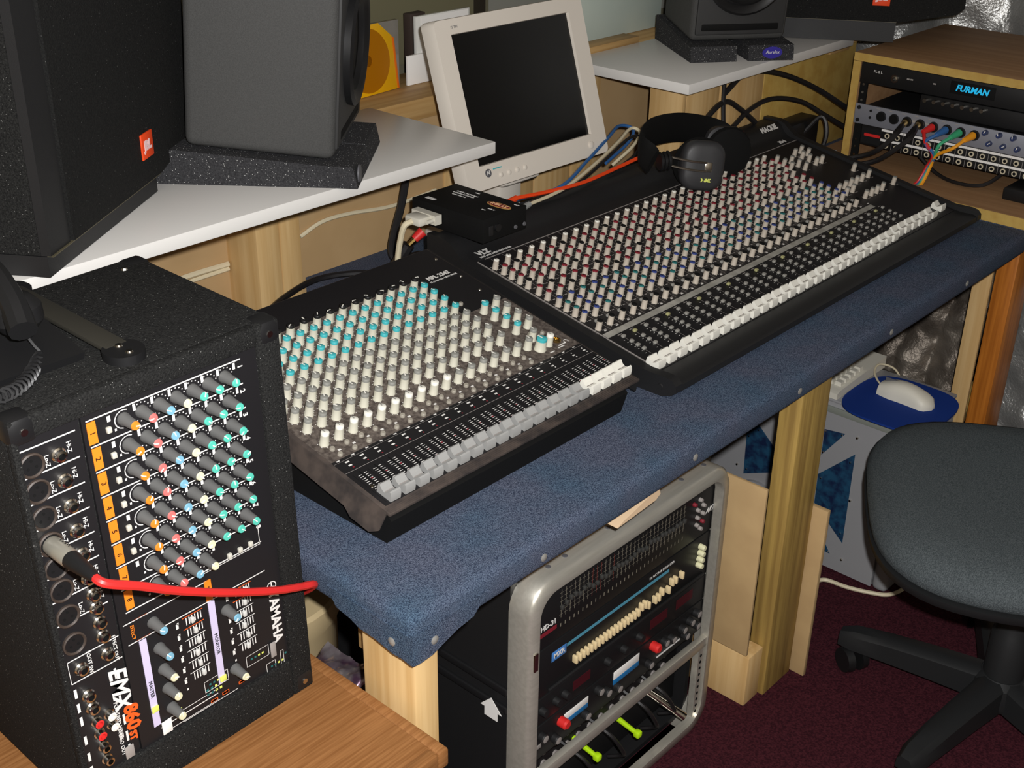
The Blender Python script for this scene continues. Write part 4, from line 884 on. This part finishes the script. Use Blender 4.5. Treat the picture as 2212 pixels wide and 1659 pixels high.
# ================================================================== things on the ledge
cd = thing('disc_case', (.82, .93, .944), 'amber disc case with round disc leaning on the ledge beside the grey monitor speaker', 'disc case')
FC = frame((.78, .928, .945), (1, .1, 0), (0, .12, 1))
bm = nbm(); box(bm, -.075, .066, 0, .125, -.006, .0, .0005); part('case', bm, M_AMBER, cd, FC)
bm = nbm(); lathe(bm, [(.058, 0), (.058, .0006), (.01, .0006), (.01, 0)], M=Matrix.Translation((-.005, .062, .0002)), seg=40); part('disc', bm, M_AMBERD, cd, FC)
bm = nbm(); box(bm, .066, .072, 0, .125, -.0105, .0, .0005); part('spine', bm, mat('orange_spine', lin(226, 110, 20), .4), cd, FC)
bm = nbm(); box(bm, .70, .862, .946, .955, .9445, 1.069, .0005); solo('clear_disc_case', bm, mat('clear_case', lin(128, 124, 116), .2, spec=.6), (.78, .95, .9445), 'grey clear disc case standing behind the amber one', 'disc case')
bm = nbm(); box(bm, .874, .945, .935, .941, .9445, 1.0, .0005); solo('white_card', bm, M_PAPER, (.91, .938, .9445), 'small blank white card standing on the ledge left of the monitor', 'card')
wc = thing('white_disc_case', (.98, .94, .9445), 'white disc case standing on the ledge just behind the monitor', 'disc case')
bm = nbm(); box(bm, .905, 1.05, .942, .95, .9445, 1.068, .0006); part('case', bm, mat('clear_white_case', lin(220, 220, 214), .2, spec=.6), wc)
bm = nbm(); box(bm, .917, 1.045, .941, .9422, .947, 1.066); part('booklet', bm, M_PAPER, wc)
bm = nbm(); box(bm, .945, .985, 1.0, 1.02, .9445, 1.06, .001); solo('dark_mullion', bm, mat('dark_brown', lin(58, 46, 40), .7), (.965, 1.01, .9445), 'narrow dark brown folder standing at the back of the ledge', 'mullion')  # dark upright put in as a guessed window mullion
bm = nbm(); box(bm, 1.36, 1.70, .944, .952, .9445, 1.5, .001); solo('pale_board', bm, M_PALE, (1.53, .948, .9445), 'pale green-white board standing on the ledge behind the right shelf', 'board')
bm = nbm(); box(bm, 1.30, 1.50, .856, .90, .9445, .962, .001); solo('wood_block', bm, M_PINEX, (1.4, .88, .9445), 'short pine block lying at the back of the right white shelf', 'block')

# ================================================================== flight case with rack units under the desk
fc = thing('flight_case', (.48, .3, 0), 'black flight case rack with rounded aluminium frame on the floor under the desk', 'flight case')
bm = nbm()
for a in ((.253, .727, .10, .60, .002, .012), (.253, .727, .10, .60, .522, .532), (.253, .263, .10, .60, .012, .522), (.717, .727, .10, .60, .012, .522), (.248, .717, .59, .60, .012, .522)): box(bm, *a)
part('shell', bm, M_BLKM, fc)
OUT = rrect(.250, .731, .0, .536, .05, 7); INN = rrect(.270, .710, .022, .513, .034, 7)
bm = nbm(); g = lambda P, y: [bm.verts.new((a, y, b)) for a, b in P]
R1, R2, R3, R4 = g(OUT, .10), g(rrect(.250, .731, .0, .536, .05, 7), .067), g(rrect(.256, .725, .006, .530, .045, 7), .060), g(INN, .060)
R5 = g(INN, .076)
for A_, B_ in ((R1, R2), (R2, R3), (R3, R4), (R4, R5)):
    n = len(A_)
    for k in range(n): bm.faces.new((A_[k], A_[(k+1) % n], B_[(k+1) % n], B_[k]))
part('front_frame', bm, M_ALU, fc, ang=50)
bm = nbm(); lathe(bm, [(.004, 0), (.004, .0008), (0, .0012)], seg=10); riv = finish(bm, 'rivet', M_GREYD)
for x in (.31, .345, .44, .53, .62, .68): inst('rivet', riv, fc, Matrix.Translation((x, .083, .5362)))
bm = nbm(); box(bm, .268, .712, .062, .074, .176, .196, .002); part('cross_rail', bm, M_ALU, fc)
bm = nbm(); box(bm, .692, .706, .064, .076, .03, .175)
for k in range(10): cyl(bm, (.699, .064, .04+.0135*k), (.699, .0633, .04+.0135*k), .003, seg=6, mi=1)
part('rack_rail', bm, [M_ALU, M_MATTE], fc)
for z in (.338, .305):
    bm = nbm(); box(bm, .247, .253, .10, .60, z, z+.012, .002); part('side_trim', bm, M_BLK, fc)
bm = nbm(); box(bm, .257, .265, .057, .061, .40, .43, .001); part('latch', bm, M_CHROME, fc)
bm = nbm(); prism(bm, [(.115, .285), (.14, .285), (.14, .30), (.148, .30), (.1275, .322), (.107, .30), (.115, .30)], lambda a, b, d: V((d, a, b)), .2460, .2467); part('arrow_sticker', bm, M_PAPER, fc)
FY = lambda x, z, y=.0755: frame((x, y, z), (1, 0, 0), (0, 0, 1))
def runit(name, z0, z1, label, cat='rack unit', depth=.3, y=.078):
    o = thing(name, (.484, .2, z0), label, cat)
    bm = nbm(); box(bm, .272, .712, y, y+.004, z0+.001, z1-.001, .0006); part('front_panel', bm, M_BLK, o)
    bm = nbm(); box(bm, .275, .70, y+.004, y+depth, z0+.003, z1-.003); part('chassis', bm, M_MATTE, o); return o
e1 = runit('graphic_equaliser', .405, .498, 'black graphic equaliser with a red stripe at the top of the flight case')
bm = nbm()
for k in range(31):
    x = .335+.0098*k
    for i in range(6): quad(bm, [(x-.0035, .0776, .445+.0075*i), (x+.0035, .0776, .445+.0075*i), (x+.0035, .0776, .4456+.0075*i), (x-.0035, .0776, .4456+.0075*i)], 0)
    quad(bm, [(x-.0005, .0775, .44), (x+.0005, .0775, .44), (x+.0005, .0775, .488), (x-.0005, .0775, .488)], 1 if k in (7, 8, 9, 12) else 0)
    quad(bm, [(x-.001, .0775, .424), (x+.001, .0775, .424), (x+.001, .0775, .43), (x-.001, .0775, .43)], 0)
part('panel_print', bm, [mat('dim_print', lin(128, 122, 108), .6), mat('dim_red', lin(120, 56, 48), .6)], e1, kind='stuff')
bm = nbm(); box(bm, -.0025, .0025, -.0035, .0035, 0, .005, .001); S1 = finish(bm, 'slider', mat('dark_slider', lin(58, 58, 56), .5))
for k in range(31): inst('slider', S1, e1, Matrix.Translation((.335+.0098*k, .078, .462+random.uniform(-.004, .004))) @ RYN)
bm = nbm(); box(bm, .288, .326, .0772, .078, .427, .433); part('red_stripe', bm, M_RED, e1)
letter('HD-31', .012, M_PRINT, e1, FY(.3085, .441, .0774), bold=.0002)
letter('ART', .0125, M_PRINT, e1, FY(.702, .447, .0774), bold=.0004, shear=.4)
bm = nbm(); lathe(bm, [(.0036, 0), (.0036, .004), (.0028, .006), (0, .006)], seg=10); LB = finish(bm, 'indicator', M_PRINTG); bm = nbm(); lathe(bm, [(.0036, 0), (.0036, .004), (.0028, .006), (0, .006)], seg=10); LR = finish(bm, 'indicator', M_RED)
for i, (x, z) in enumerate(((.692, .466), (.677, .463), (.692, .451), (.677, .449), (.692, .436), (.677, .435), (.688, .424), (.666, .478), (.682, .48))): inst('indicator', LR if i in (4, 7) else LB, e1, Matrix.Translation((x-.012, .078, z)) @ RYN)
e2 = runit('graphic_equaliser', .318, .404, 'black graphic equaliser with blue scale and cream sliders below the one with the red stripe')
bm = nbm(); box(bm, .318, .35, .0772, .078, .37, .386, .0003); l_ = part('logo_plate', bm, mat('sky_blue', lin(70, 130, 200), .5), e2)
letter('MXR', .0115, M_PRINT, l_, FY(.334, .378, .0769), bold=.0003, name='logo_lettering')
bm = nbm(); box(bm, .352, .60, .0774, .078, .379, .384); part('scale_strip', bm, mat('aqua_blue', lin(80, 150, 176), .5), e2)
letter('1/3 OCTAVE EQUALIZER', .006, M_PRINT, e2, FY(.58, .392, .0774))
bm = nbm(); box(bm, -.0023, .0023, -.0065, .0065, 0, .009, .0012); S2 = finish(bm, 'slider', mat('cream_slider', lin(228, 206, 160), .5))
for k in range(31):
    if k in (21, 25, 29): continue
    inst('slider', S2, e2, Matrix.Translation((.367+.0088*k, .078, .349+(.006 if k in (18, 19, 24) else 0)+(.01 if k > 26 else 0))) @ RYN)
bm = nbm(); lathe(bm, [(.005, 0), (.005, .008), (.004, .011), (0, .011)], seg=10); PB_ = finish(bm, 'push_button', mat('cream_button', lin(222, 220, 180), .5))
for i in range(4): inst('push_button', PB_, e2, Matrix.Translation((.684-.001*i, .078, .385-.0112*i)) @ RYN)
bm = nbm(); box(bm, .312, .70, .074, .078, .322, .326, .0006); part('bottom_ridge', bm, M_BLKM, e2)
e3 = runit('tape_deck', .268, .3165, 'plain black rack unit with a dim red display in the middle of the flight case')
bm = nbm(); box(bm, .37, .41, .0774, .078, .285, .302); part('display', bm, mat('dim_red_display', lin(70, 24, 30), .3), e3)
for x0 in (.56, .63):
    bm = nbm(); box(bm, x0, x0+.045, .0774, .078, .288, .306); part('display', bm, mat('dim_red_display', lin(70, 24, 30), .3), e3)
for x in (.30, .33, .35, .45, .49, .53):
    bm = nbm(); cyl(bm, (x, .078, .293), (x, .068, .293), .007, .006, 12); part('knob', bm, M_BLKM, e3)
e4 = runit('channel_strip', .203, .2665, 'black rack unit with masking tape and red knobs above the aluminium cross rail')
for x0, x1, m, z0, z1 in ((.352, .408, M_PAPER, .240, .252), (.47, .535, M_PAPER, .243, .258), (.352, .408, mat('tape_blue', lin(30, 110, 170), .5), .231, .2395), (.47, .535, mat('tape_blue', lin(30, 110, 170), .5), .233, .2425), (.275, .30, M_PRINTG, .225, .232)):
    bm = nbm(); box(bm, x0, x1, .0768, .078, z0, z1, .0004); part('tape', bm, m, e4)
for x, z, m in ((.344, .245, M_REDC), (.571, .251, M_REDC)):
    bm = nbm(); lathe(bm, [(.0085, 0), (.0085, .012), (.006, .015), (0, .015)], M=Matrix.Translation((x, .078, z)) @ RYN, seg=14); part('knob', bm, m, e4)
bm = nbm(); lathe(bm, [(.0075, 0), (.0075, .008), (.006, .010), (.003, .0105), (0, .0105)], seg=12, mis=[0, 0, 1, 1, 1]); K4 = finish(bm, 'knob', [M_BLKM, M_PRINTG])
for x, z in ((.43, .25), (.45, .235), (.478, .226), (.60, .243), (.62, .238), (.65, .24), (.672, .243), (.69, .25), (.66, .222), (.69, .226), (.56, .222), (.40, .222), (.33, .222), (.30, .245)): inst('knob', K4, e4, Matrix.Translation((x, .078, z)) @ RYN)
for x0, x1, z in ((.585, .65, .217),):
    bm = nbm(); box(bm, x0, x1, .0768, .078, z, z+.002); part('marker_line', bm, M_PRINT, e4)
e5 = runit('power_amplifier', .03, .170, 'recessed black panel full of sockets and plugs at the bottom of the flight case', y=.12)
bm = nbm(); lathe(bm, [(.006, 0), (.006, .003), (.0035, .003), (.0035, .001), (0, .001)], seg=10, mis=[0, 0, 1, 1, 1]); J5 = finish(bm, 'jack', [M_PRINTG, M_MATTE])
for i in range(14):
    for j in range(2): inst('jack', J5, e5, Matrix.Translation((.30+.0285*i, .12, .150-.024*j)) @ RYN)
for x, z in ((.539, .10), (.432, .125)):
    bm = nbm(); cyl(bm, (x, .12, z), (x-.004, .07, z-.004), .005, .004, 10, 0); box(bm, x-.008, x+.004, .064, .076, z-.012, z, .003); part('neon_plug', bm, M_NEON, e5)
bm = nbm(); cyl(bm, (.625, .12, .10), (.66, .06, .055), .0075, .0075, 12); part('chrome_plug', bm, M_CHROME, e5)
for x in (.40, .47, .56, .61):
    bm = nbm(); tube(bm, [(x, .12, .14), (x+.01, .08, .12), (x+.03, .07, .08), (x+.05, .085, .05), (x+.045, .11, .035)], .0035, 6); part('lead', bm, M_CABK, e5)

# ================================================================== computer tower with keyboard, mat and mouse on top
pc = thing('computer_tower', (1.385, .22, 0), 'grey computer tower with triangular tinted side windows standing under the desk', 'computer')
TX, TZ = 1.287, .386
bm = nbm(); box(bm, TX+.004, 1.475, .034, .47, .004, TZ-.006, .003); part('chassis', bm, M_GREY, pc)
bm = nbm(); box(bm, TX-.002, 1.48, .0, .034, .0, TZ-.012, .012, seg=3); part('front_bezel', bm, M_GREYD if False else M_GREY, pc)
bm = nbm(); box(bm, TX-.0005, 1.48, .004, .47, TZ-.006, TZ, .002); part('top_cover', bm, M_GREY, pc)
bm = nbm(); box(bm, TX-.0008, TX+.003, .034, .46, TZ-.030, TZ-.016, .001); part('top_groove', bm, mat('green_grey', lin(128, 132, 124), .5), pc)
# side panel with three real window openings, built from a frame of strips
W1 = [(.183, .316), (.138, .322), (.182, .257)]; W2 = [(.183, .211), (.111, .286), (.108, .076), (.182, .143)]
W3 = [(.166, .089), (.132, .039), (.163, .041)]; W4 = [(.354, .141), (.357, .241), (.331, .269), (.29, .232), (.283, .173)]
bm = nbm(); fn = lambda a, b, d: V((d, a, b))
prism(bm, [(.034, .004), (.46, .004), (.46, TZ-.03), (.034, TZ-.03)], fn, TX, TX+.0035); pa = part('side_panel', bm, M_GREY, pc)
for W in (W1, W2, W3, W4):
    c_ = V((sum(a for a, b in W)/len(W), sum(b for a, b in W)/len(W)))
    bm = nbm(); prism(bm, W, fn, TX-.0012, TX-.0002); wdw = part('side_window', bm, M_PCBB, pc)
    for a, b in W[:3]:
        p_ = c_+(V((a, b))-c_)*.8
        bm = nbm(); cyl(bm, (TX-.0012, p_.x, p_.y), (TX-.0035, p_.x, p_.y), .0022, .0016, 8); part('stud_screw', bm, M_CHROME, wdw)
for a, b in ((.112, .323), (.106, .18), (.104, .037), (.372, .157), (.41, .30)):
    bm = nbm(); cyl(bm, (TX, a, b), (TX-.003, a, b), .003, .0024, 8); part('panel_screw', bm, M_CHROME, pc)
bm = nbm(); lathe(bm, [(.062, 0), (.062, .008), (.055, .010), (.050, .006), (0, .006)], M=Matrix.Translation((TX, .315, .075)) @ RX, seg=32, mis=[0, 0, 0, 1, 1]); part('fan_cover', bm, [M_GREY, M_GREYD], pc)
bm = nbm(); cyl(bm, (TX+.006, .462, .004), (TX+.006, .462, TZ-.02), .016, seg=14); part('rear_column', bm, M_GREY, pc)
kbd = thing('keyboard', (1.38, .35, TZ), 'ivory computer keyboard lying on the grey tower half under the desk', 'keyboard')
bm = nbm(); prism(bm, [(1.288, 0), (1.49, 0), (1.49, .026), (1.42, .022), (1.30, .016), (1.288, .012)], lambda a, b, d: V((a, d, TZ+.0005+b)), .168, .56); part('body', bm, M_KEY, kbd)
bm = nbm(); prism(bm, [(-.0075, -.0075), (.0075, -.0075), (.0075, .0075), (-.0075, .0075)], lambda a, b, d: V((a*(1-d*20), b*(1-d*20), d)), 0, .009); KC = finish(bm, 'key', M_KEY)
for i in range(5):
    for j in range(8): inst('key', KC, kbd, Matrix.Translation((1.322+.019*i, .183+.019*j, TZ+.0165+.0014*i)))
mm = nbm()
P = []
for k in range(40):
    t = 2*math.pi*k/40; ca, sa = math.cos(t), math.sin(t); e = .62
    P.append((1.358+.105*math.copysign(abs(ca)**e, ca), .068+.098*math.copysign(abs(sa)**e, sa)))
prism(mm, P, lambda a, b, d: V((a, b, d)), TZ+.0004, TZ+.0044); solo('mouse_mat', mm, M_NAVY, (1.358, .068, TZ), 'navy blue rounded mouse mat on top of the grey tower', 'mouse mat')
ms = thing('computer_mouse', (1.38, .06, TZ+.0045), 'ivory computer mouse on the navy mouse mat', 'mouse')
bm = nbm(); rings = []
for i in range(13):
    t = i/12; y = .112-.112*t; w_ = .027*(1-.16*math.sin(math.pi*t))*min(1, .72+t*1.2)*(1 if t < .8 else math.sqrt(max(0, 1-((t-.8)/.205)**2))); h = (.017+.018*math.sin(math.pi*min(1, t*.95+.08)))*(1 if t < .88 else math.sqrt(max(0, 1-((t-.88)/.13)**2))*.9+.1)
    w_ = max(w_, .006)
    rings.append([bm.verts.new((w_*math.copysign(abs(math.cos(a))**.7, math.cos(a)), y-.056, max(0, math.sin(a))**.75*h)) for a in [math.pi*k/12 for k in range(13)]])
for a_, b_ in zip(rings, rings[1:]):
    for k in range(12): bm.faces.new((a_[k], a_[k+1], b_[k+1], b_[k]))
bm.faces.new(rings[0]); bm.faces.new(rings[-1][::-1])

FMo = Matrix.Translation((1.377, .064, TZ+.0047)) @ Matrix.Rotation(math.radians(-2), 4, 'Z')
part('shell', bm, M_KEY, ms, FMo, ang=60)
bm = nbm(); box(bm, -.0006, .0006, .018, .05, .024, .0335); part('button_seam', bm, M_GREYD, ms, FMo)
bm = nbm(); tube(bm, [(1.381, .117, TZ+.014), (1.392, .135, TZ+.016), (1.42, .158, TZ+.02), (1.45, .162, TZ+.024), (1.48, .14, TZ+.008), (1.50, .12, TZ-.04)], .002, 7); part('cord', bm, M_CABW, ms)
cable('network_cable', [(1.20, .16, .005), (1.218, .128, .005), (1.243, .112, .005), (1.251, .066, .005), (1.268, .02, .005), (1.287, -.008, .005), (1.325, -.02, .005), (1.36, -.01, .005)], .0042, M_CABW, 'ivory cable on the maroon carpet in front of the grey tower')

# ================================================================== office chair
ch = thing('office_chair', (1.085, -.31, 0), 'grey woven office chair on a black five-legged castor base', 'chair')
HX, HY = 1.085, -.31
def superring(bm, sx, sy, z, n=48, e=.62): return [bm.verts.new((HX+.02+sx*math.copysign(abs(math.cos(t))**e, math.cos(t)), HY+.01+sy*math.copysign(abs(math.sin(t))**e, math.sin(t)), z)) for t in [2*math.pi*k/n for k in range(n)]]
def loft(bm, L, mi=0):
    R_ = [superring(bm, *a) for a in L]
    for A_, B_ in zip(R_, R_[1:]):
        n = len(A_)
        for k in range(n): bm.faces.new((A_[k], A_[(k+1) % n], B_[(k+1) % n], B_[k]))
    bm.faces.new(R_[0][::-1]); bm.faces.new(R_[-1])
    return R_
bm = nbm(); loft(bm, [(.262, .252, .395), (.271, .262, .405), (.272, .263, .42), (.262, .253, .437), (.235, .228, .449), (.19, .18, .455), (.10, .095, .452), (.02, .02, .45)]); bmesh.ops.rotate(bm, cent=(HX, HY, .4), matrix=Matrix.Rotation(math.radians(30), 3, 'Z'), verts=bm.verts); part('seat_cushion', bm, M_CHAIR, ch, ang=60)
bm = nbm(); loft(bm, [(.15, .14, .355), (.25, .24, .368), (.272, .262, .384), (.274, .264, .397), (.26, .25, .398)]); bmesh.ops.rotate(bm, cent=(HX, HY, .4), matrix=Matrix.Rotation(math.radians(30), 3, 'Z'), verts=bm.verts); part('seat_shell', bm, M_CHARP, ch, ang=60)
bm = nbm(); lathe(bm, [(.034, .085), (.034, .19), (.0305, .195), (.030, .27), (.026, .275), (.0255, .36)], M=Matrix.Translation((HX, HY, 0)), seg=20); part('column', bm, M_CHARP, ch)
bm = nbm(); lathe(bm, [(.048, .05), (.052, .06), (.048, .095), (.036, .105)], M=Matrix.Translation((HX, HY, 0)), seg=20); part('hub', bm, M_CHARP, ch)
bm = nbm(); tube(bm, [(HX-.05, HY-.02, .35), (HX-.12, HY+.02, .33), (HX-.15, HY+.05, .325)], .006, 7); part('height_lever', bm, M_CHARP, ch)
for k in range(5):
    a = math.radians(100+72*k); d_ = V((math.cos(a), math.sin(a), 0)); n_ = V((-d_.y, d_.x, 0)); o_ = V((HX, HY, 0))
    bm = nbm(); S_ = []
    for t, hw, z0, z1 in ((.03, .027, .050, .104), (.12, .025, .052, .100), (.2, .023, .052, .094), (.26, .021, .050, .086), (.285, .015, .050, .076)):
        c_ = o_+d_*t; S_.append([bm.verts.new(c_-n_*hw+V((0, 0, z0))), bm.verts.new(c_+n_*hw+V((0, 0, z0))), bm.verts.new(c_+n_*hw*.95+V((0, 0, z1-.008))), bm.verts.new(c_+n_*hw*.55+V((0, 0, z1))), bm.verts.new(c_-n_*hw*.55+V((0, 0, z1))), bm.verts.new(c_-n_*hw*.95+V((0, 0, z1-.008)))])
    for A_, B_ in zip(S_, S_[1:]):
        for i in range(6): bm.faces.new((A_[i], A_[(i+1) % 6], B_[(i+1) % 6], B_[i]))
    bm.faces.new(S_[0][::-1]); bm.faces.new(S_[-1]); lg_ = part('leg', bm, M_CHARP, ch, ang=40)
    c_ = o_+d_*.265; b2 = V((math.cos(a+.9), math.sin(a+.9), 0))
    bm = nbm(); cyl(bm, c_+V((0, 0, .06)), c_+V((0, 0, .04)), .006, seg=8)
    for s_ in (-1, 1): cyl(bm, c_+b2*.008*s_-b2.cross(V((0, 0, 1)))*.012+V((0, 0, .0252)), c_+b2*.022*s_-b2.cross(V((0, 0, 1)))*.012+V((0, 0, .0252)), .025, .023, 16)
    part('castor', bm, M_BLK, lg_)

# ================================================================== foil insulation
def foil_sheet(name, P, nu, nv, amp, label, m, freq=9, thick=.006, folds=0):
    """P(u,v) -> base point, normal; a crumpled sheet with real thickness."""
    bm = nbm(); G = []; H = []
    for i in range(nu+1):
        r_, r2 = [], []
        for j in range(nv+1):
            p, n_ = P(i/nu, j/nv); q = V((p.x*freq, p.y*freq, p.z*freq))
            d_ = amp*(noise.noise(q)+.5*noise.noise(q*2.3)+.25*noise.noise(q*5.1))
            if folds: d_ += folds*abs(math.sin((j/nv)*math.pi*7+2*noise.noise(q*.35)))**.6
            r_.append(bm.verts.new(p+n_*d_)); r2.append(bm.verts.new(p+n_*(d_-thick)))
        G.append(r_); H.append(r2)
    for i in range(nu):
        for j in range(nv):
            bm.faces.new((G[i][j], G[i+1][j], G[i+1][j+1], G[i][j+1])); bm.faces.new((H[i][j], H[i][j+1], H[i+1][j+1], H[i+1][j]))
    for i in range(nu): bm.faces.new((G[i][0], H[i][0], H[i+1][0], G[i+1][0])); bm.faces.new((G[i][nv], G[i+1][nv], H[i+1][nv], H[i][nv]))
    for j in range(nv): bm.faces.new((G[0][j], G[0][j+1], H[0][j+1], H[0][j])); bm.faces.new((G[nu][j], H[nu][j], H[nu][j+1], G[nu][j+1]))
    p0, _ = P(.5, 0); return solo(name, bm, m, p0, label, 'insulation', ang=70)
NX = V((-1, 0, 0))
foil_sheet('foil_insulation', lambda u, v: (V((2.40-.06*u, -.7+1.5*v, .705+1.2*u)), NX), 60, 120, .02, 'shiny foil insulation hanging in folds behind the wooden rack', M_FOIL, 9, folds=.035)
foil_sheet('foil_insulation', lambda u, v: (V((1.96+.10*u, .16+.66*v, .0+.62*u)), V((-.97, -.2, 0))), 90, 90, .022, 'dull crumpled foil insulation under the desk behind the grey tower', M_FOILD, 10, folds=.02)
foil_sheet('foil_insulation', lambda u, v: (V((2.02+.03*u, -1.1+1.2*v, .02+.59*u)), NX), 50, 90, .025, 'silver foil insulation under the desk return right of the orange post', M_FOIL, 8)
bm = nbm(); box(bm, 1.80, 1.93, .125, .22, .575, .6285, .002); solo('pine_block', bm, M_PINEX, (1.86, .17, .575), 'pale pine block under the carpeted desk return above the foil', 'block')
bm = nbm(); prism(bm, [(0, 0), (.035, 0), (.035, .36), (0, .36)], lambda a, b, d: V((a, d, b)), 0, .02)
solo('leaning_batten', bm, M_TREAT, (1.78, .14, 0), 'thin greenish batten leaning against the foil left of the tan post', 'batten', M=Matrix.Translation((1.78, .14, .003)) @ Matrix.Rotation(math.radians(14), 4, 'X') @ Matrix.Rotation(math.radians(8), 4, 'Y'))
cable('hanging_cable', [(1.80, -.06, .60), (1.785, -.055, .45), (1.78, -.05, .36), (1.79, -.075, .32), (1.80, -.10, .36), (1.81, -.12, .45)], .005, M_CABK, 'black cable loop hanging right of the orange desk post')
cable('hanging_cable', [(1.80, -.05, .30), (1.80, -.07, .295), (1.80, -.10, .26), (1.81, -.13, .19)], .004, M_CABK, 'short black cable below the loop right of the orange desk post')
bm = nbm(); box(bm, 1.83, 1.90, -.20, -.10, .47, .56, .01); solo('white_canister', bm, M_KEY, (1.86, -.15, .47), 'white and black box hung under the desk return at the right edge', 'box')

# ================================================================== clutter seen under the left end of the desk
cn = thing('plastic_tub', (.22, .46, 0), 'beige plastic tub in the gap between the side table and the front desk leg', 'tub')
bm = nbm(); lathe(bm, [(.085, 0), (.095, .02), (.10, .36), (.106, .37), (.106, .40), (.10, .405), (0, .41)], M=Matrix.Translation((.125, .47, 0)), seg=28); part('body', bm, mat('beige_tub', lin(190, 170, 130), .6), cn)
bm = nbm(); lathe(bm, [(.1, .34), (.104, .36), (.1, .38)], M=Matrix.Translation((-.075, .40, 0)), seg=24); lathe(bm, [(.09, 0), (.1, .36), (0, .38)], M=Matrix.Translation((-.075, .40, 0)), seg=24)
solo('pale_tub', bm, mat('pale_tub_plastic', lin(206, 188, 150), .6), (-.075, .40, 0), 'paler plastic tub behind the side table edge under the desk', 'tub')
foil_sheet('crisp_packet', lambda u, v: (V((-.005+.10*u, .195+.10*v, .40+.02*u)), V((0, 0, 1))), 24, 24, .012, 'crumpled purple and silver packet lying in the gap beside the front desk leg', mat('purple_foil', lin(116, 84, 110), .25, .8, var=lin(210, 200, 200), vscale=30), 22)
bm = nbm(); box(bm, -.012, .10, .19, .295, 0, .38, .004); solo('storage_carton', bm, mat('dark_carton', lin(70, 52, 40), .8), (.05, .25, 0), 'dark carton carrying the purple packet beside the front desk leg', 'carton')
